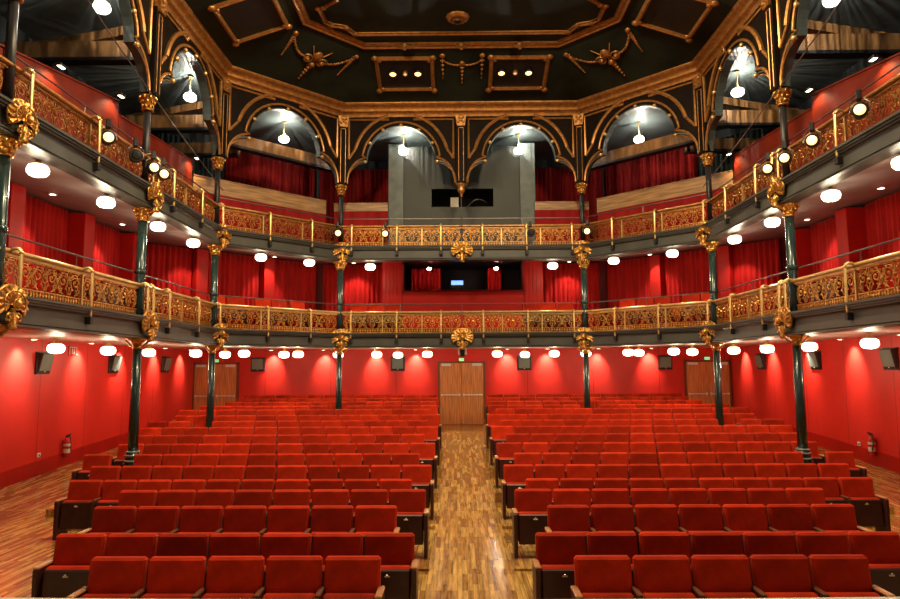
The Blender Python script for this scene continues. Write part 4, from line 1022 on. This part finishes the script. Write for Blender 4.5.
parts_idx = {'backrest': 0, 'back_board': 1, 'seat_cushion': 0, 'seat_underside': 1, 'arm_standard': 1, 'armrest': 1, 'number_plate': 3}
for k, (y, h, x0, ns) in enumerate(ROWS):
    for j in range(ns):
        for sgn in (-1, 1):
            x = sgn*(x0+SW*(j+.5))
            if any(abs(x-cx) < .47 and -.80 < y-cy < .30 for cx, cy in COLS): continue
            if k == 6 and j == 11: x = sgn*7.0
            z = h-.86+H0
            end = (j == 0 and sgn > 0) or (j == ns-1 and sgn < 0)   # this seat closes the row on its left edge
            dy = random.uniform(-.008, .008)
            if count < NIND:
                lab = 'red velvet tip-up seat, %s from the centre aisle in the %s row, %s block' % (ORD[j+1], ORD[k+1], side(sgn))
                kind = 'left' if end else ('right' if (j == 0 and sgn < 0) or (j == ns-1 and sgn > 0) else 'mid')
                if kind not in used:
                    used.add(kind); o = PRO[kind]; o.location = (x, y+dy, z); o['label'] = lab; o['group'] = 'red stalls seats'
                else: copy_tree(PRO[kind], (x, y+dy, z), 0, lab, 'red stalls seats')
                count += 1
            else:
                for nm_, mi in parts_idx.items():
                    for dx in ([0] if nm_ not in ('arm_standard', 'armrest') else ([SW/2, -SW/2] if end else [SW/2])):
                        me = SP[nm_]; rest.cur = mi
                        rest.add([(v.co.x+x+dx, v.co.y+y+dy, v.co.z+z) for v in me.vertices], [tuple(p.vertices) for p in me.polygons])
tag(rest.build('rear_theatre_seats', mats_rest), 'rearmost rows of red velvet seats below the back wall', 'seat', 'red stalls seats', 'stuff')

# seats of the lower balcony, tops just above the railing
n = 0
for i, ds in ((3, (.9, 1.5, 2.6, 3.2)), (4, (.75, 1.3, 2.2, 2.75, 3.4)), (5, (.35, .95, 1.5))):
    for q, d in enumerate(ds):
        p, a = on_path(RING, i, d, -1.55)
        for sgn in (-1, 1):
            pp = (p.x, p.y) if sgn < 0 else (-p.x, p.y); aa = a if sgn < 0 else -a
            lab = 'red balcony seat behind the lower railing, %s %s, %s from the stage' % (side(sgn), {3: 'side bay', 4: 'corner bay', 5: 'centre bay'}[i], ORD[q+1])
            copy_tree(seatA, (pp[0], pp[1], 1.27+H0), aa, lab, 'red seats in the lower balcony')
for s in (-1, 1): pass

# ------------------------------------------------------------------ house lighting out of the upper frame: recessed ceiling lights over the stalls
def area(x, y, z, size, e, col, aim):
    ld = bpy.data.lights.new('unseen_area_light', 'AREA'); ld.shape = 'DISK'; ld.size = size; ld.energy = e; ld.color = col
    lo = bpy.data.objects.new('unseen_area_light', ld); COL.objects.link(lo); lo.location = (x, y, z)
    d = Vector(aim)-Vector((x, y, z)); lo.rotation_euler = d.to_track_quat('-Z', 'Y').to_euler(); return lo
for x in (-2.2, 2.2):
    area(x, 9.6, 8.9+H0, .5, 560, (1, .76, .46), (x*1.4, 10.8, .2))
    area(x, 13.4, 8.9+H0, .5, 400, (1, .76, .46), (x*1.4, 15.5, .5))
# unseen frontal fill, added above and behind the view
for x in (-4.5, 4.5):
    area(x, 1.0, 6.2+H0, .8, 75, (1, .76, .48), (x*.4, 19, 3.2))

# ------------------------------------------------------------------ world, camera, view
w = bpy.data.worlds.new('world'); sc.world = w; w.use_nodes = True
bg = w.node_tree.nodes['Background']; bg.inputs[0].default_value = (.02, .018, .016, 1); bg.inputs[1].default_value = .3
cam = bpy.data.cameras.new('camera'); co = bpy.data.objects.new('camera', cam); COL.objects.link(co)
F = 662.95; cam.sensor_fit = 'HORIZONTAL'; cam.sensor_width = 36; cam.lens = F/900*36; cam.clip_start = .05; cam.clip_end = 200
pit, yaw, rol = .102827, .0092847, .004998566
fwd = Vector((-math.sin(yaw)*math.cos(pit), math.cos(yaw)*math.cos(pit), math.sin(pit)))
right = Vector((math.cos(yaw), math.sin(yaw), 0)); up = right.cross(fwd)
c_, s_ = math.cos(rol), math.sin(rol)
# image rolled: world content turns anticlockwise
r2 = right*c_-up*s_; u2 = right*s_+up*c_
R = Matrix((r2, u2, -fwd)).transposed().to_4x4(); R.translation = Vector((-.1815, 0, H0)); co.matrix_world = R
sc.camera = co
sc.view_settings.view_transform = 'Standard'; sc.view_settings.look = 'None'; sc.view_settings.gamma = 1; sc.view_settings.use_curve_mapping = False
sc.view_settings.exposure = 0.0
sc.cycles.max_bounces = 5; sc.cycles.diffuse_bounces = 3; sc.cycles.glossy_bounces = 3; sc.cycles.sample_clamp_indirect = 4
sc.cycles.use_light_tree = True; sc.cycles.caustics_reflective = False; sc.cycles.caustics_refractive = False
